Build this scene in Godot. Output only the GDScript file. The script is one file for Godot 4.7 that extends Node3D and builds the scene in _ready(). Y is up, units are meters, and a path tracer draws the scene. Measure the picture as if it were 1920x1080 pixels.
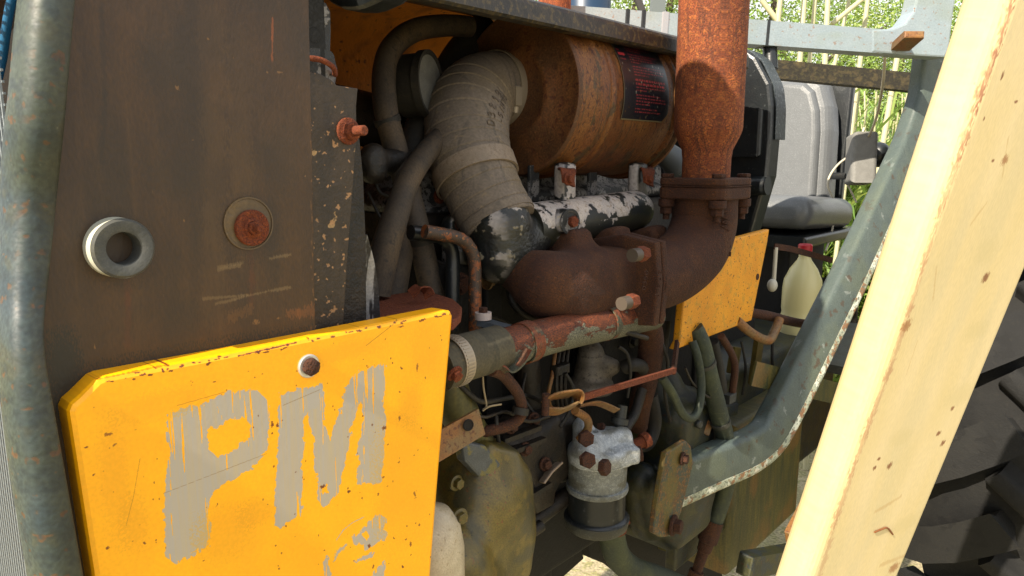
extends Node3D

# ---------------------------------------------------------------- measuring
# The photograph was surveyed with this lens; survey points are turned into real positions on the
# tractor's own planes (side planes z, cross planes x, height planes y).
const FOCAL := 1350.0
var eye := Vector3(0, 1.3, 0.45)
var fwd: Vector3
var rgt: Vector3
var upv: Vector3

func setup_axes() -> void:
	var yaw := deg_to_rad(41.9)
	var pitch := deg_to_rad(9.83)
	var h := Vector3(cos(yaw), 0, -sin(yaw))
	rgt = h.cross(Vector3.UP).normalized()
	fwd = h * cos(pitch) - Vector3.UP * sin(pitch)
	upv = rgt.cross(fwd).normalized()

func ray(px: float, py: float) -> Vector3:
	return rgt * ((px - 960.0) / FOCAL) + upv * ((540.0 - py) / FOCAL) + fwd

func V(px: float, py: float, z: float) -> Vector3:
	var r := ray(px, py)
	return eye + r * ((z - eye.z) / r.z)

func X(px: float, py: float, x: float) -> Vector3:
	var r := ray(px, py)
	return eye + r * ((x - eye.x) / r.x)

func Y(px: float, py: float, y: float) -> Vector3:
	var r := ray(px, py)
	return eye + r * ((y - eye.y) / r.y)

func D(px: float, py: float, d: float) -> Vector3:
	return eye + ray(px, py) * d

# where the line of sight meets the plane through o with normal nn
func PL(px: float, py: float, o: Vector3, nn: Vector3) -> Vector3:
	var r := ray(px, py)
	return eye + r * ((o - eye).dot(nn) / r.dot(nn))

func R(p: Vector3, n: float) -> float:
	return n * (p - eye).dot(fwd) / FOCAL

# path from a flat list px,py,z, px,py,z ...
func P(a: Array) -> PackedVector3Array:
	var o := PackedVector3Array()
	for i in range(0, a.size(), 3):
		o.append(V(a[i], a[i + 1], a[i + 2]))
	return o

func smooth(p: PackedVector3Array, per := 8) -> PackedVector3Array:
	var o := PackedVector3Array()
	var n := p.size()
	for i in n - 1:
		var a := p[maxi(i - 1, 0)]
		var b := p[i]
		var c := p[i + 1]
		var d := p[mini(i + 2, n - 1)]
		for k in per:
			o.append(b.cubic_interpolate(c, a, d, float(k) / per))
	o.append(p[n - 1])
	return o

# round the corners of a polyline
func fillet(p: PackedVector3Array, r: float, seg := 5) -> PackedVector3Array:
	var o := PackedVector3Array([p[0]])
	for i in range(1, p.size() - 1):
		var a := p[i - 1] - p[i]
		var b := p[i + 1] - p[i]
		var k := minf(r, minf(a.length(), b.length()) * 0.48)
		var s := p[i] + a.normalized() * k
		var e := p[i] + b.normalized() * k
		for j in seg + 1:
			var t := float(j) / seg
			o.append(s.lerp(p[i], t).lerp(p[i].lerp(e, t), t))
	o.append(p[p.size() - 1])
	return o

# ---------------------------------------------------------------- mesh builder
class Shape:
	var v := PackedVector3Array()
	var n := PackedVector3Array()
	var t := PackedVector2Array()
	var ix := PackedInt32Array()
	var col := PackedColorArray()

	func vert(p: Vector3, nn: Vector3, uv := Vector2.ZERO) -> int:
		v.append(p)
		n.append(nn)
		t.append(uv)
		return v.size() - 1

	func tri(a: int, b: int, c: int) -> void:
		ix.append(a)
		ix.append(b)
		ix.append(c)

	func quad(a: Vector3, b: Vector3, c: Vector3, d: Vector3, nn: Vector3, uvs := [Vector2(0, 0), Vector2(1, 0), Vector2(1, 1), Vector2(0, 1)]) -> void:
		var i := vert(a, nn, uvs[0])
		vert(b, nn, uvs[1])
		vert(c, nn, uvs[2])
		vert(d, nn, uvs[3])
		tri(i, i + 1, i + 2)
		tri(i, i + 2, i + 3)

	func fan(p: PackedVector3Array, nn: Vector3) -> void:
		var c := Vector3.ZERO
		for q in p:
			c += q / p.size()
		var i := vert(c, nn)
		for q in p:
			vert(q, nn)
		for k in p.size():
			tri(i, i + 1 + k, i + 1 + (k + 1) % p.size())

	# round tube along a path, parallel transported frame
	func tube(p: PackedVector3Array, r: Variant, sides := 16, caps := true, twist := 0.0, flat := 1.0) -> void:
		var m := p.size()
		var rad := PackedFloat32Array()
		for i in m:
			if r is float:
				rad.append(r)
			else:
				var f: float = float(i) / maxf(m - 1, 1) * (r.size() - 1)
				var k: int = mini(int(f), r.size() - 2)
				rad.append(lerpf(r[k], r[k + 1], f - k))
		var tan := (p[1] - p[0]).normalized()
		var side := tan.cross(Vector3.UP if absf(tan.y) < 0.9 else Vector3.RIGHT).normalized()
		var start := v.size()
		var along := 0.0
		for i in m:
			var tn: Vector3 = (p[mini(i + 1, m - 1)] - p[maxi(i - 1, 0)]).normalized()
			side = (side - tn * side.dot(tn)).normalized()
			var up := side.cross(tn)
			if i > 0:
				along += p[i].distance_to(p[i - 1])
			var slope := 0.0
			if m > 1:
				var ia := maxi(i - 1, 0)
				var ib := mini(i + 1, m - 1)
				slope = (rad[ib] - rad[ia]) / maxf(p[ib].distance_to(p[ia]), 1e-6)
			for k in sides + 1:
				var a := TAU * k / sides + twist
				var d := side * cos(a) + up * sin(a) * flat
				vert(p[i] + d * rad[i], (d - tn * slope).normalized(), Vector2(along, float(k) / sides))
		for i in m - 1:
			for k in sides:
				var a := start + i * (sides + 1) + k
				tri(a, a + 1, a + sides + 2)
				tri(a, a + sides + 2, a + sides + 1)
		if caps:
			for e in [0, m - 1]:
				var ring := PackedVector3Array()
				for k in sides:
					ring.append(v[start + e * (sides + 1) + k])
				fan(ring, (p[e] - p[1 if e == 0 else m - 2]).normalized())

	# turned shape: profile of Vector2(height along axis, radius)
	func lathe(o: Vector3, axis: Vector3, prof: Array, sides := 24) -> void:
		axis = axis.normalized()
		var s := axis.cross(Vector3.UP if absf(axis.y) < 0.9 else Vector3.RIGHT).normalized()
		var u := axis.cross(s)
		var m := prof.size()
		var along := 0.0
		for i in m - 1:
			var a: Vector2 = prof[i]
			var b: Vector2 = prof[i + 1]
			var e := (b - a)
			if e.length() < 1e-7:
				continue
			var nn := Vector2(-e.y, e.x).normalized()
			var n0 := nn
			var n1 := nn
			if i > 0:
				var q: Vector2 = a - prof[i - 1]
				var nq := Vector2(-q.y, q.x).normalized()
				if nq.dot(nn) > 0.75:
					n0 = (nq + nn).normalized()
			if i < m - 2:
				var q2: Vector2 = prof[i + 2] - b
				var nq2 := Vector2(-q2.y, q2.x).normalized()
				if nq2.dot(nn) > 0.75:
					n1 = (nq2 + nn).normalized()
			var st := v.size()
			for k in sides + 1:
				var an := TAU * k / sides
				var d := s * cos(an) + u * sin(an)
				vert(o + axis * a.x + d * a.y, axis * n0.x + d * n0.y, Vector2(along, float(k) / sides))
				vert(o + axis * b.x + d * b.y, axis * n1.x + d * n1.y, Vector2(along + e.length(), float(k) / sides))
			along += e.length()
			for k in sides:
				var c := st + k * 2
				if a.y > 1e-6:
					tri(c, c + 1, c + 2)
				if b.y > 1e-6:
					tri(c + 1, c + 3, c + 2)

	# extruded outline with bevelled rims; outline in (x,y) of basis, extruded along -z of the basis
	func prism(poly: PackedVector2Array, o: Vector3, bx: Vector3, by: Vector3, depth: float, bevel := 0.0, inset_dir := 1.0) -> void:
		var bz := bx.cross(by).normalized()
		if Geometry2D.is_polygon_clockwise(poly):
			poly = poly.duplicate()
			poly.reverse()
		var m := poly.size()
		var inner := PackedVector2Array()
		for i in m:
			var a := poly[(i + m - 1) % m]
			var b := poly[i]
			var c := poly[(i + 1) % m]
			var e1 := (b - a).normalized()
			var e2 := (c - b).normalized()
			var n1 := Vector2(-e1.y, e1.x)
			var n2 := Vector2(-e2.y, e2.x)
			var mi := (n1 + n2).normalized()
			inner.append(b + mi * bevel / maxf(mi.dot(n1), 0.4))
		var lo := poly[0]
		var hi := poly[0]
		for q in poly:
			lo = lo.min(q)
			hi = hi.max(q)
		var sz := (hi - lo).max(Vector2(1e-6, 1e-6))
		var rings: Array = [[poly, 0.0], [poly, -depth]]
		if bevel > 0.0:
			var ns := 6 if bevel > 0.008 else 2
			rings = []
			for e in 2:
				for j in ns + 1:
					var an := PI / 2 * (j if e == 0 else ns - j) / ns
					var rg := PackedVector2Array()
					for i in m:
						rg.append(inner[i].lerp(poly[i], sin(an)))
					var dz := bevel * (1.0 - cos(an))
					rings.append([rg, -dz if e == 0 else -depth + dz])
		var idx := Geometry2D.triangulate_polygon(rings[0][0])
		for e in 2:
			var ring: Array = rings[0] if e == 0 else rings[rings.size() - 1]
			var st := v.size()
			for q in ring[0]:
				var w: Vector2 = (q - lo) / sz
				vert(o + bx * q.x + by * q.y + bz * ring[1], bz if e == 0 else -bz, Vector2(w.x, 1.0 - w.y))
			for k in range(0, idx.size(), 3):
				tri(st + idx[k], st + idx[k + 1], st + idx[k + 2])
		for ri in rings.size() - 1:
			var ra: Array = rings[ri]
			var rb: Array = rings[ri + 1]
			for i in m:
				var j := (i + 1) % m
				var pa: Vector2 = ra[0][i]
				var pb: Vector2 = ra[0][j]
				var pc: Vector2 = rb[0][j]
				var pd: Vector2 = rb[0][i]
				var A: Vector3 = o + bx * pa.x + by * pa.y + bz * ra[1]
				var B: Vector3 = o + bx * pb.x + by * pb.y + bz * ra[1]
				var C: Vector3 = o + bx * pc.x + by * pc.y + bz * rb[1]
				var E: Vector3 = o + bx * pd.x + by * pd.y + bz * rb[1]
				var nn: Vector3 = (C - A).cross(B - E)
				if nn.length() < 1e-14:
					continue
				var e1 := (poly[j] - poly[i]).normalized()
				var outw := bx * e1.y - by * e1.x
				if nn.dot(outw) < 0.0 and absf(nn.normalized().dot(outw)) > 0.02:
					nn = -nn
				quad(A, B, C, E, nn.normalized(), [(pa - lo) / sz, (pb - lo) / sz, (pc - lo) / sz, (pd - lo) / sz].map(func(w): return Vector2(w.x, 1.0 - w.y)))

	func box(c: Vector3, size: Vector3, b := Basis.IDENTITY, bevel := 0.002) -> void:
		var w := size.x / 2
		var h := size.y / 2
		prism(PackedVector2Array([Vector2(-w, -h), Vector2(w, -h), Vector2(w, h), Vector2(-w, h)]), c + b.z * size.z / 2, b.x, b.y, size.z, minf(bevel, minf(minf(w, h), size.z / 2) * 0.6))

	func bar(a: Vector3, b: Vector3, wide: Vector3, w: float, h: float, bevel := 0.002) -> void:
		var z := (a - b).normalized()
		var x := (wide - z * wide.dot(z)).normalized()
		box((a + b) / 2, Vector3(w, h, a.distance_to(b)), Basis(x, z.cross(x), z), bevel)

	# sweep a closed outline (side, up) along a path; side is kept near the vector given
	func sweep(p: PackedVector3Array, prof: PackedVector2Array, sidev: Vector3, rounded := false, caps := true, scale_x: Array = []) -> void:
		var m := p.size()
		var k := prof.size()
		var rings: Array = []
		for i in m:
			var tn: Vector3 = (p[mini(i + 1, m - 1)] - p[maxi(i - 1, 0)]).normalized()
			var s := (sidev - tn * sidev.dot(tn)).normalized()
			var u := tn.cross(s)
			var ring := PackedVector3Array()
			var sx: float = 1.0
			if not scale_x.is_empty():
				sx = scale_x[i]
			for q in prof:
				ring.append(p[i] + s * q.x * sx + u * q.y)
			rings.append(ring)
		var area := 0.0
		for j in k:
			area += prof[j].cross(prof[(j + 1) % k])
		var flip := signf(area)
		for j in k:
			var q0 := prof[j]
			var q1 := prof[(j + 1) % k]
			var e := (q1 - q0).normalized()
			var nn2 := Vector2(e.y, -e.x) * flip
			var na := nn2
			var nb := nn2
			if rounded:
				var ep := (q0 - prof[(j + k - 1) % k]).normalized()
				var en := (prof[(j + 2) % k] - q1).normalized()
				var np := Vector2(ep.y, -ep.x) * flip
				var nx := Vector2(en.y, -en.x) * flip
				if np.dot(nn2) > 0.6:
					na = (np + nn2).normalized()
				if nx.dot(nn2) > 0.6:
					nb = (nx + nn2).normalized()
			var st := v.size()
			var along := 0.0
			for i in m:
				var tn: Vector3 = (p[mini(i + 1, m - 1)] - p[maxi(i - 1, 0)]).normalized()
				var s := (sidev - tn * sidev.dot(tn)).normalized()
				var u := tn.cross(s)
				if i > 0:
					along += p[i].distance_to(p[i - 1])
				vert(rings[i][j], s * na.x + u * na.y, Vector2(along, float(j) / k))
				vert(rings[i][(j + 1) % k], s * nb.x + u * nb.y, Vector2(along, float(j + 1) / k))
			for i in m - 1:
				var a := st + i * 2
				tri(a, a + 1, a + 3)
				tri(a, a + 3, a + 2)
		if caps:
			for e in [0, m - 1]:
				var nn: Vector3 = (p[e] - p[1 if e == 0 else m - 2]).normalized()
				var id := Geometry2D.triangulate_polygon(prof)
				var st := v.size()
				for q in rings[e]:
					vert(q, nn)
				for w in range(0, id.size(), 3):
					tri(st + id[w], st + id[w + 1], st + id[w + 2])

	func hexnut(o: Vector3, axis: Vector3, r: float, h: float, turn := 0.3) -> void:
		axis = axis.normalized()
		var s := axis.cross(Vector3.UP if absf(axis.y) < 0.9 else Vector3.RIGHT).normalized()
		var u := axis.cross(s)
		var pl := PackedVector2Array()
		for i in 6:
			pl.append(Vector2.from_angle(TAU * i / 6 + turn) * r)
		prism(pl, o + axis * h, s, u, h, r * 0.14)

	func bolt(o: Vector3, axis: Vector3, r: float, washer := true, stud := 0.0) -> void:
		var q := o
		if washer:
			lathe(o, axis, [Vector2(-0.001, r * 1.45), Vector2(r * 0.22, r * 1.45), Vector2(r * 0.3, r * 1.35), Vector2(r * 0.3, 0)], 18)
			q = o + axis.normalized() * r * 0.29
		hexnut(q, axis, r, r * 0.95)
		if stud > 0.0:
			lathe(q, axis, [Vector2(0, r * 0.55), Vector2(r * 0.95 + stud, r * 0.55), Vector2(r * 1.08 + stud, r * 0.42), Vector2(r * 1.08 + stud, 0)], 12)

	func ball(o: Vector3, r: Vector3, sides := 16) -> void:
		var st := v.size()
		var rows := sides / 2
		for i in rows + 1:
			var th := PI * i / rows
			for k in sides + 1:
				var ph := TAU * k / sides
				var d := Vector3(sin(th) * cos(ph), cos(th), sin(th) * sin(ph))
				vert(o + d * r, (d / r).normalized(), Vector2(float(k) / sides, float(i) / rows))
		for i in rows:
			for k in sides:
				var a := st + i * (sides + 1) + k
				tri(a, a + 1, a + sides + 2)
				tri(a, a + sides + 2, a + sides + 1)

	# castings: smooth union of solids, meshed as surface nets
	# solids: ["cap", a, b, ra, rb] / ["box", centre, half, round, basis] / ["cyl", a, b, r, round]; a leading "-" cuts
	func dist(q: Vector3, solids: Array, k: float) -> float:
		var d := 1.0
		for s in solids:
			var e := 0.0
			var kind: String = s[0]
			var cut := kind[0] == "-"
			if cut:
				kind = kind.substr(1)
			if kind == "cap":
				var a: Vector3 = s[1]
				var ba: Vector3 = s[2] - a
				var h := clampf((q - a).dot(ba) / ba.length_squared(), 0, 1)
				e = (q - a - ba * h).length() - lerpf(s[3], s[4], h)
			elif kind == "box":
				var l: Vector3 = q - s[1]
				if s.size() > 4:
					l = l * (s[4] as Basis)
				var w: Vector3 = l.abs() - s[2] + Vector3.ONE * (s[3] as float)
				e = w.max(Vector3.ZERO).length() + minf(maxf(w.x, maxf(w.y, w.z)), 0.0) - s[3]
			else:
				var a: Vector3 = s[1]
				var ba: Vector3 = s[2] - a
				var L := ba.length()
				ba /= L
				var al := (q - a).dot(ba)
				var rr: float = (q - a - ba * al).length() - s[3] + s[4]
				var hh: float = absf(al - L / 2) - L / 2 + s[4]
				e = Vector2(maxf(rr, 0), maxf(hh, 0)).length() + minf(maxf(rr, hh), 0.0) - s[4]
			if cut:
				var hc := clampf(0.5 - 0.5 * (d + e) / k, 0, 1)
				d = lerpf(d, -e, hc) + k * hc * (1 - hc)
			else:
				var hh2 := clampf(0.5 + 0.5 * (d - e) / k, 0, 1)
				d = lerpf(d, e, hh2) - k * hh2 * (1 - hh2)
		return d

	func cast(solids: Array, _lo: Vector3, _hi: Vector3, cell: float, k: float) -> void:
		var lo := Vector3.ONE * 1e6
		var hi := -lo
		for s in solids:
			var kind: String = s[0]
			if kind[0] == "-":
				continue
			if kind == "box":
				var h: Vector3 = s[2]
				if s.size() > 4:
					var bb: Basis = s[4]
					h = (bb.x * h.x).abs() + (bb.y * h.y).abs() + (bb.z * h.z).abs()
				lo = lo.min(s[1] - h)
				hi = hi.max(s[1] + h)
			else:
				var r: float = s[3]
				if kind == "cap":
					r = maxf(r, s[4])
				lo = lo.min((s[1] as Vector3).min(s[2]) - Vector3.ONE * r)
				hi = hi.max((s[1] as Vector3).max(s[2]) + Vector3.ONE * r)
		lo -= Vector3.ONE * (cell * 2 + k * .3)
		hi += Vector3.ONE * (cell * 2 + k * .3)
		var nb := Vector3i(((hi - lo) / (cell * 4)).ceil())
		var g := nb * 4 + Vector3i.ONE
		var val := PackedFloat32Array()
		val.resize(g.x * g.y * g.z)
		val.fill(1e9)
		var sy := g.x
		var sz := g.x * g.y
		var blocks: Array = []
		for bz in nb.z:
			for by in nb.y:
				for bx in nb.x:
					var c := lo + Vector3(bx * 4 + 2, by * 4 + 2, bz * 4 + 2) * cell
					if absf(dist(c, solids, k)) > cell * 4.2:
						continue
					blocks.append(Vector3i(bx, by, bz))
					for z in 5:
						for y in 5:
							for x in 5:
								var i := (bx * 4 + x) + (by * 4 + y) * sy + (bz * 4 + z) * sz
								if val[i] > 1e8:
									val[i] = dist(lo + Vector3(bx * 4 + x, by * 4 + y, bz * 4 + z) * cell, solids, k)
		var at := {}
		var base := v.size()
		var corners := [0, 1, sy, sy + 1, sz, sz + 1, sz + sy, sz + sy + 1]
		var edges := [[0, 1], [2, 3], [4, 5], [6, 7], [0, 2], [1, 3], [4, 6], [5, 7], [0, 4], [1, 5], [2, 6], [3, 7]]
		for b in blocks:
			for z in 4:
				for y in 4:
					for x in 4:
						var i: int = (b.x * 4 + x) + (b.y * 4 + y) * sy + (b.z * 4 + z) * sz
						var neg := 0
						for c in corners:
							if val[i + c] < 0:
								neg += 1
						if neg == 0 or neg == 8:
							continue
						var s := Vector3.ZERO
						var cnt := 0
						for e in edges:
							var va := val[i + corners[e[0]]]
							var vb := val[i + corners[e[1]]]
							if (va < 0) != (vb < 0):
								var f := va / (va - vb)
								var ca := Vector3(e[0] & 1, (e[0] >> 1) & 1, e[0] >> 2)
								var cb := Vector3(e[1] & 1, (e[1] >> 1) & 1, e[1] >> 2)
								s += ca.lerp(cb, f)
								cnt += 1
						at[i] = vert(lo + (Vector3(b.x * 4 + x, b.y * 4 + y, b.z * 4 + z) + s / cnt) * cell, Vector3.ZERO)
		var dirs := [[1, sy, sz], [sy, sz, 1], [sz, 1, sy]]
		for i in at.keys():
			for d in dirs:
				var o: int = i + d[0]
				if o >= val.size() or (val[i] < 0) == (val[o] < 0) or val[o] > 1e8:
					continue
				var i1: int = i - d[1]
				var i2: int = i - d[2]
				var i3: int = i - d[1] - d[2]
				if not (at.has(i1) and at.has(i2) and at.has(i3)):
					continue
				var q := [at[i], at[i1], at[i3], at[i2]]
				if val[i] > 0:
					q.reverse()
				var nn: Vector3 = (v[q[2]] - v[q[0]]).cross(v[q[3]] - v[q[1]])
				for w in q:
					n[w] += nn
				tri(q[0], q[1], q[2])
				tri(q[0], q[2], q[3])
		for w in range(base, v.size()):
			n[w] = n[w].normalized()

	func text(s: String, o: Vector3, bx: Vector3, by: Vector3, height: float, depth: float, font: Font) -> void:
		var tm := TextMesh.new()
		tm.text = s
		tm.font = font
		tm.font_size = 32
		tm.pixel_size = 0.01
		tm.depth = 0.1
		tm.curve_step = 4.0
		if tm.get_surface_count() == 0:
			return
		var ar := tm.surface_get_arrays(0)
		var bz := bx.cross(by).normalized()
		var st := v.size()
		var sc := height / 0.24
		var vs: PackedVector3Array = ar[Mesh.ARRAY_VERTEX]
		var ns: PackedVector3Array = ar[Mesh.ARRAY_NORMAL]
		for i in vs.size():
			vert(o + (bx * vs[i].x + by * vs[i].y) * sc + bz * vs[i].z * depth * 10.0, (bx * ns[i].x + by * ns[i].y + bz * ns[i].z).normalized())
		var id: PackedInt32Array = ar[Mesh.ARRAY_INDEX]
		for k in range(0, id.size(), 3):
			tri(st + id[k], st + id[k + 1], st + id[k + 2])

# ---------------------------------------------------------------- naming
func numbered(parent: Node, called: String) -> String:
	if not parent.has_node(called):
		return called
	var i := 1
	while parent.has_node("%s_%03d" % [called, i]):
		i += 1
	return "%s_%03d" % [called, i]

func origin_of(o: Node) -> Vector3:
	return o.get_meta("o") if o.has_meta("o") else Vector3.ZERO

func add(called: String, s: Shape, m: Material, parent: Node3D = self, label := "", at_base := false) -> MeshInstance3D:
	var box := AABB(s.v[0], Vector3.ZERO)
	for p in s.v:
		box = box.expand(p)
	var c := box.get_center()
	if parent == self:
		c.y = box.position.y
	var w := s.v.duplicate()
	for i in w.size():
		w[i] -= c
	var order := PackedInt32Array()
	order.resize(s.ix.size())
	for k in range(0, s.ix.size(), 3):
		var a := s.ix[k]
		var b := s.ix[k + 1]
		var d := s.ix[k + 2]
		var g := (w[b] - w[a]).cross(w[d] - w[a])
		order[k] = a
		if g.dot(s.n[a] + s.n[b] + s.n[d]) > 0:
			order[k + 1] = d
			order[k + 2] = b
		else:
			order[k + 1] = b
			order[k + 2] = d
	var ar := []
	ar.resize(Mesh.ARRAY_MAX)
	ar[Mesh.ARRAY_VERTEX] = w
	ar[Mesh.ARRAY_NORMAL] = s.n
	ar[Mesh.ARRAY_TEX_UV] = s.t
	if s.col.size() == w.size():
		ar[Mesh.ARRAY_COLOR] = s.col
	ar[Mesh.ARRAY_INDEX] = order
	var am := ArrayMesh.new()
	am.add_surface_from_arrays(Mesh.PRIMITIVE_TRIANGLES, ar)
	am.surface_set_material(0, m)
	var o := MeshInstance3D.new()
	o.mesh = am
	o.name = numbered(parent, called)
	parent.add_child(o, true)
	o.position = c - origin_of(parent)
	o.set_meta("o", c)
	if label:
		o.set_meta("label", label)
	return o

func thing(called: String, at: Vector3, label: String, category: String, group := "") -> Node3D:
	var o := Node3D.new()
	o.name = numbered(self, called)
	add_child(o, true)
	o.position = at
	o.set_meta("o", at)
	o.set_meta("label", label)
	o.set_meta("category", category)
	if group:
		o.set_meta("group", group)
	return o

func tag(o: Node, label: String, category: String, group := "") -> void:
	o.set_meta("label", label)
	o.set_meta("category", category)
	if group:
		o.set_meta("group", group)

# ---------------------------------------------------------------- materials
var noise_bytes := {}
var mats := {}
const NS := 512

func noise_layer(key: String) -> PackedByteArray:
	if noise_bytes.has(key):
		return noise_bytes[key]
	var f := FastNoiseLite.new()
	f.seed = key.hash() % 1000
	f.noise_type = FastNoiseLite.TYPE_SIMPLEX_SMOOTH
	f.fractal_type = FastNoiseLite.FRACTAL_FBM
	f.fractal_octaves = 4
	var w := NS
	var h := NS
	match key[0]:
		"L":
			f.frequency = 0.006
		"M":
			f.frequency = 0.018
		"S":
			f.frequency = 0.05
			f.fractal_octaves = 3
		"F":
			f.frequency = 0.17
			f.fractal_octaves = 2
		"C":
			f.noise_type = FastNoiseLite.TYPE_CELLULAR
			f.cellular_return_type = FastNoiseLite.RETURN_DISTANCE
			f.fractal_type = FastNoiseLite.FRACTAL_NONE
			f.frequency = 0.045
		"P":
			f.frequency = 0.011
			f.domain_warp_enabled = true
			f.domain_warp_amplitude = 22.0
			f.domain_warp_frequency = 0.02
			f.fractal_octaves = 5
		"V":
			f.frequency = 0.035
			h = 64
		"H":
			f.frequency = 0.035
			w = 64
		"W":
			f.frequency = 0.14
			h = 32
			f.fractal_octaves = 2
	var im := f.get_seamless_image(w, h, false, false, 0.15, true)
	if w != NS or h != NS:
		im.resize(NS, NS, Image.INTERPOLATE_CUBIC)
	im.convert(Image.FORMAT_L8)
	noise_bytes[key] = im.get_data()
	return noise_bytes[key]

# base: two colours mixed by the noise "mix"; layers: [noise, lo, hi, colour, strength, height]
func picture(base: Array, mixkey: String, layers: Array, grain := 0.25, bumps := 2.0, size := NS) -> Array:
	var ca := Color(base[0])
	var cb := Color(base[1])
	var mixb := noise_layer(mixkey)
	var fine := noise_layer("F")
	var med := noise_layer("S")
	var nl := layers.size()
	var bytes: Array = []
	var off := PackedInt32Array()
	var lo := PackedFloat32Array()
	var inv := PackedFloat32Array()
	var cr := PackedFloat32Array()
	var cg := PackedFloat32Array()
	var cbl := PackedFloat32Array()
	var hs := PackedFloat32Array()
	var st := PackedFloat32Array()
	for i in nl:
		var l: Array = layers[i]
		bytes.append(noise_layer(l[0]))
		off.append((hash(str(l)) & 0xffff) * 7)
		lo.append(l[1] * 255.0)
		inv.append(1.0 / (l[2] - l[1]) / 255.0)
		var c := Color(l[3])
		cr.append(c.r)
		cg.append(c.g)
		cbl.append(c.b)
		st.append(l[4])
		hs.append(l[5])
	var step := NS / size
	var out := PackedByteArray()
	out.resize(size * size * 3)
	var hb := PackedByteArray()
	hb.resize(size * size)
	var mask := NS * NS - 1
	for y in size:
		for x in size:
			var src := y * step * NS + x * step
			var t := mixb[src] / 255.0
			t = t * t * (3.0 - 2.0 * t)
			var r := ca.r + (cb.r - ca.r) * t
			var g := ca.g + (cb.g - ca.g) * t
			var b := ca.b + (cb.b - ca.b) * t
			var fv := (fine[src] - 128) / 255.0
			var h := 0.5 + fv * 0.3 + (med[src] - 128) / 255.0 * 0.35
			for i in nl:
				var k: float = (bytes[i][(src + off[i]) & mask] - lo[i]) * inv[i]
				if k > 0.0:
					if k > 1.0:
						k = 1.0
					h += hs[i] * k
					k *= st[i]
					r += (cr[i] - r) * k
					g += (cg[i] - g) * k
					b += (cbl[i] - b) * k
			var m := 1.0 + fv * grain
			var o := (y * size + x) * 3
			out[o] = int(clampf(r * m, 0, 1) * 255)
			out[o + 1] = int(clampf(g * m, 0, 1) * 255)
			out[o + 2] = int(clampf(b * m, 0, 1) * 255)
			hb[y * size + x] = int(clampf(h, 0, 1) * 255)
	var im := Image.create_from_data(size, size, false, Image.FORMAT_RGB8, out)
	var nm := Image.create_from_data(size, size, false, Image.FORMAT_L8, hb)
	if size < NS:
		if not mats.has("shared_bump"):
			nm.bump_map_to_normal_map(1.0)
			mats.shared_bump = ImageTexture.create_from_image(nm)
		return [ImageTexture.create_from_image(im), mats.shared_bump]
	nm.bump_map_to_normal_map(bumps)
	return [ImageTexture.create_from_image(im), ImageTexture.create_from_image(nm)]

func surf(pic: Array, rough: float, scale: float, metal := 0.0, tint := Color.WHITE, ns := 1.0, tri := true) -> StandardMaterial3D:
	var m := StandardMaterial3D.new()
	m.albedo_texture = pic[0]
	m.albedo_color = tint
	m.roughness = rough
	m.metallic = metal
	if pic.size() > 1:
		m.normal_enabled = true
		m.normal_texture = pic[1]
		m.normal_scale = ns
	if tri:
		m.uv1_triplanar = true
		m.uv1_scale = Vector3.ONE * scale
		m.uv1_triplanar_sharpness = 4.0
	return m

func plain(c: Color, rough: float, metal := 0.0) -> StandardMaterial3D:
	var m := StandardMaterial3D.new()
	m.albedo_color = c
	m.roughness = rough
	m.metallic = metal
	return m

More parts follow.
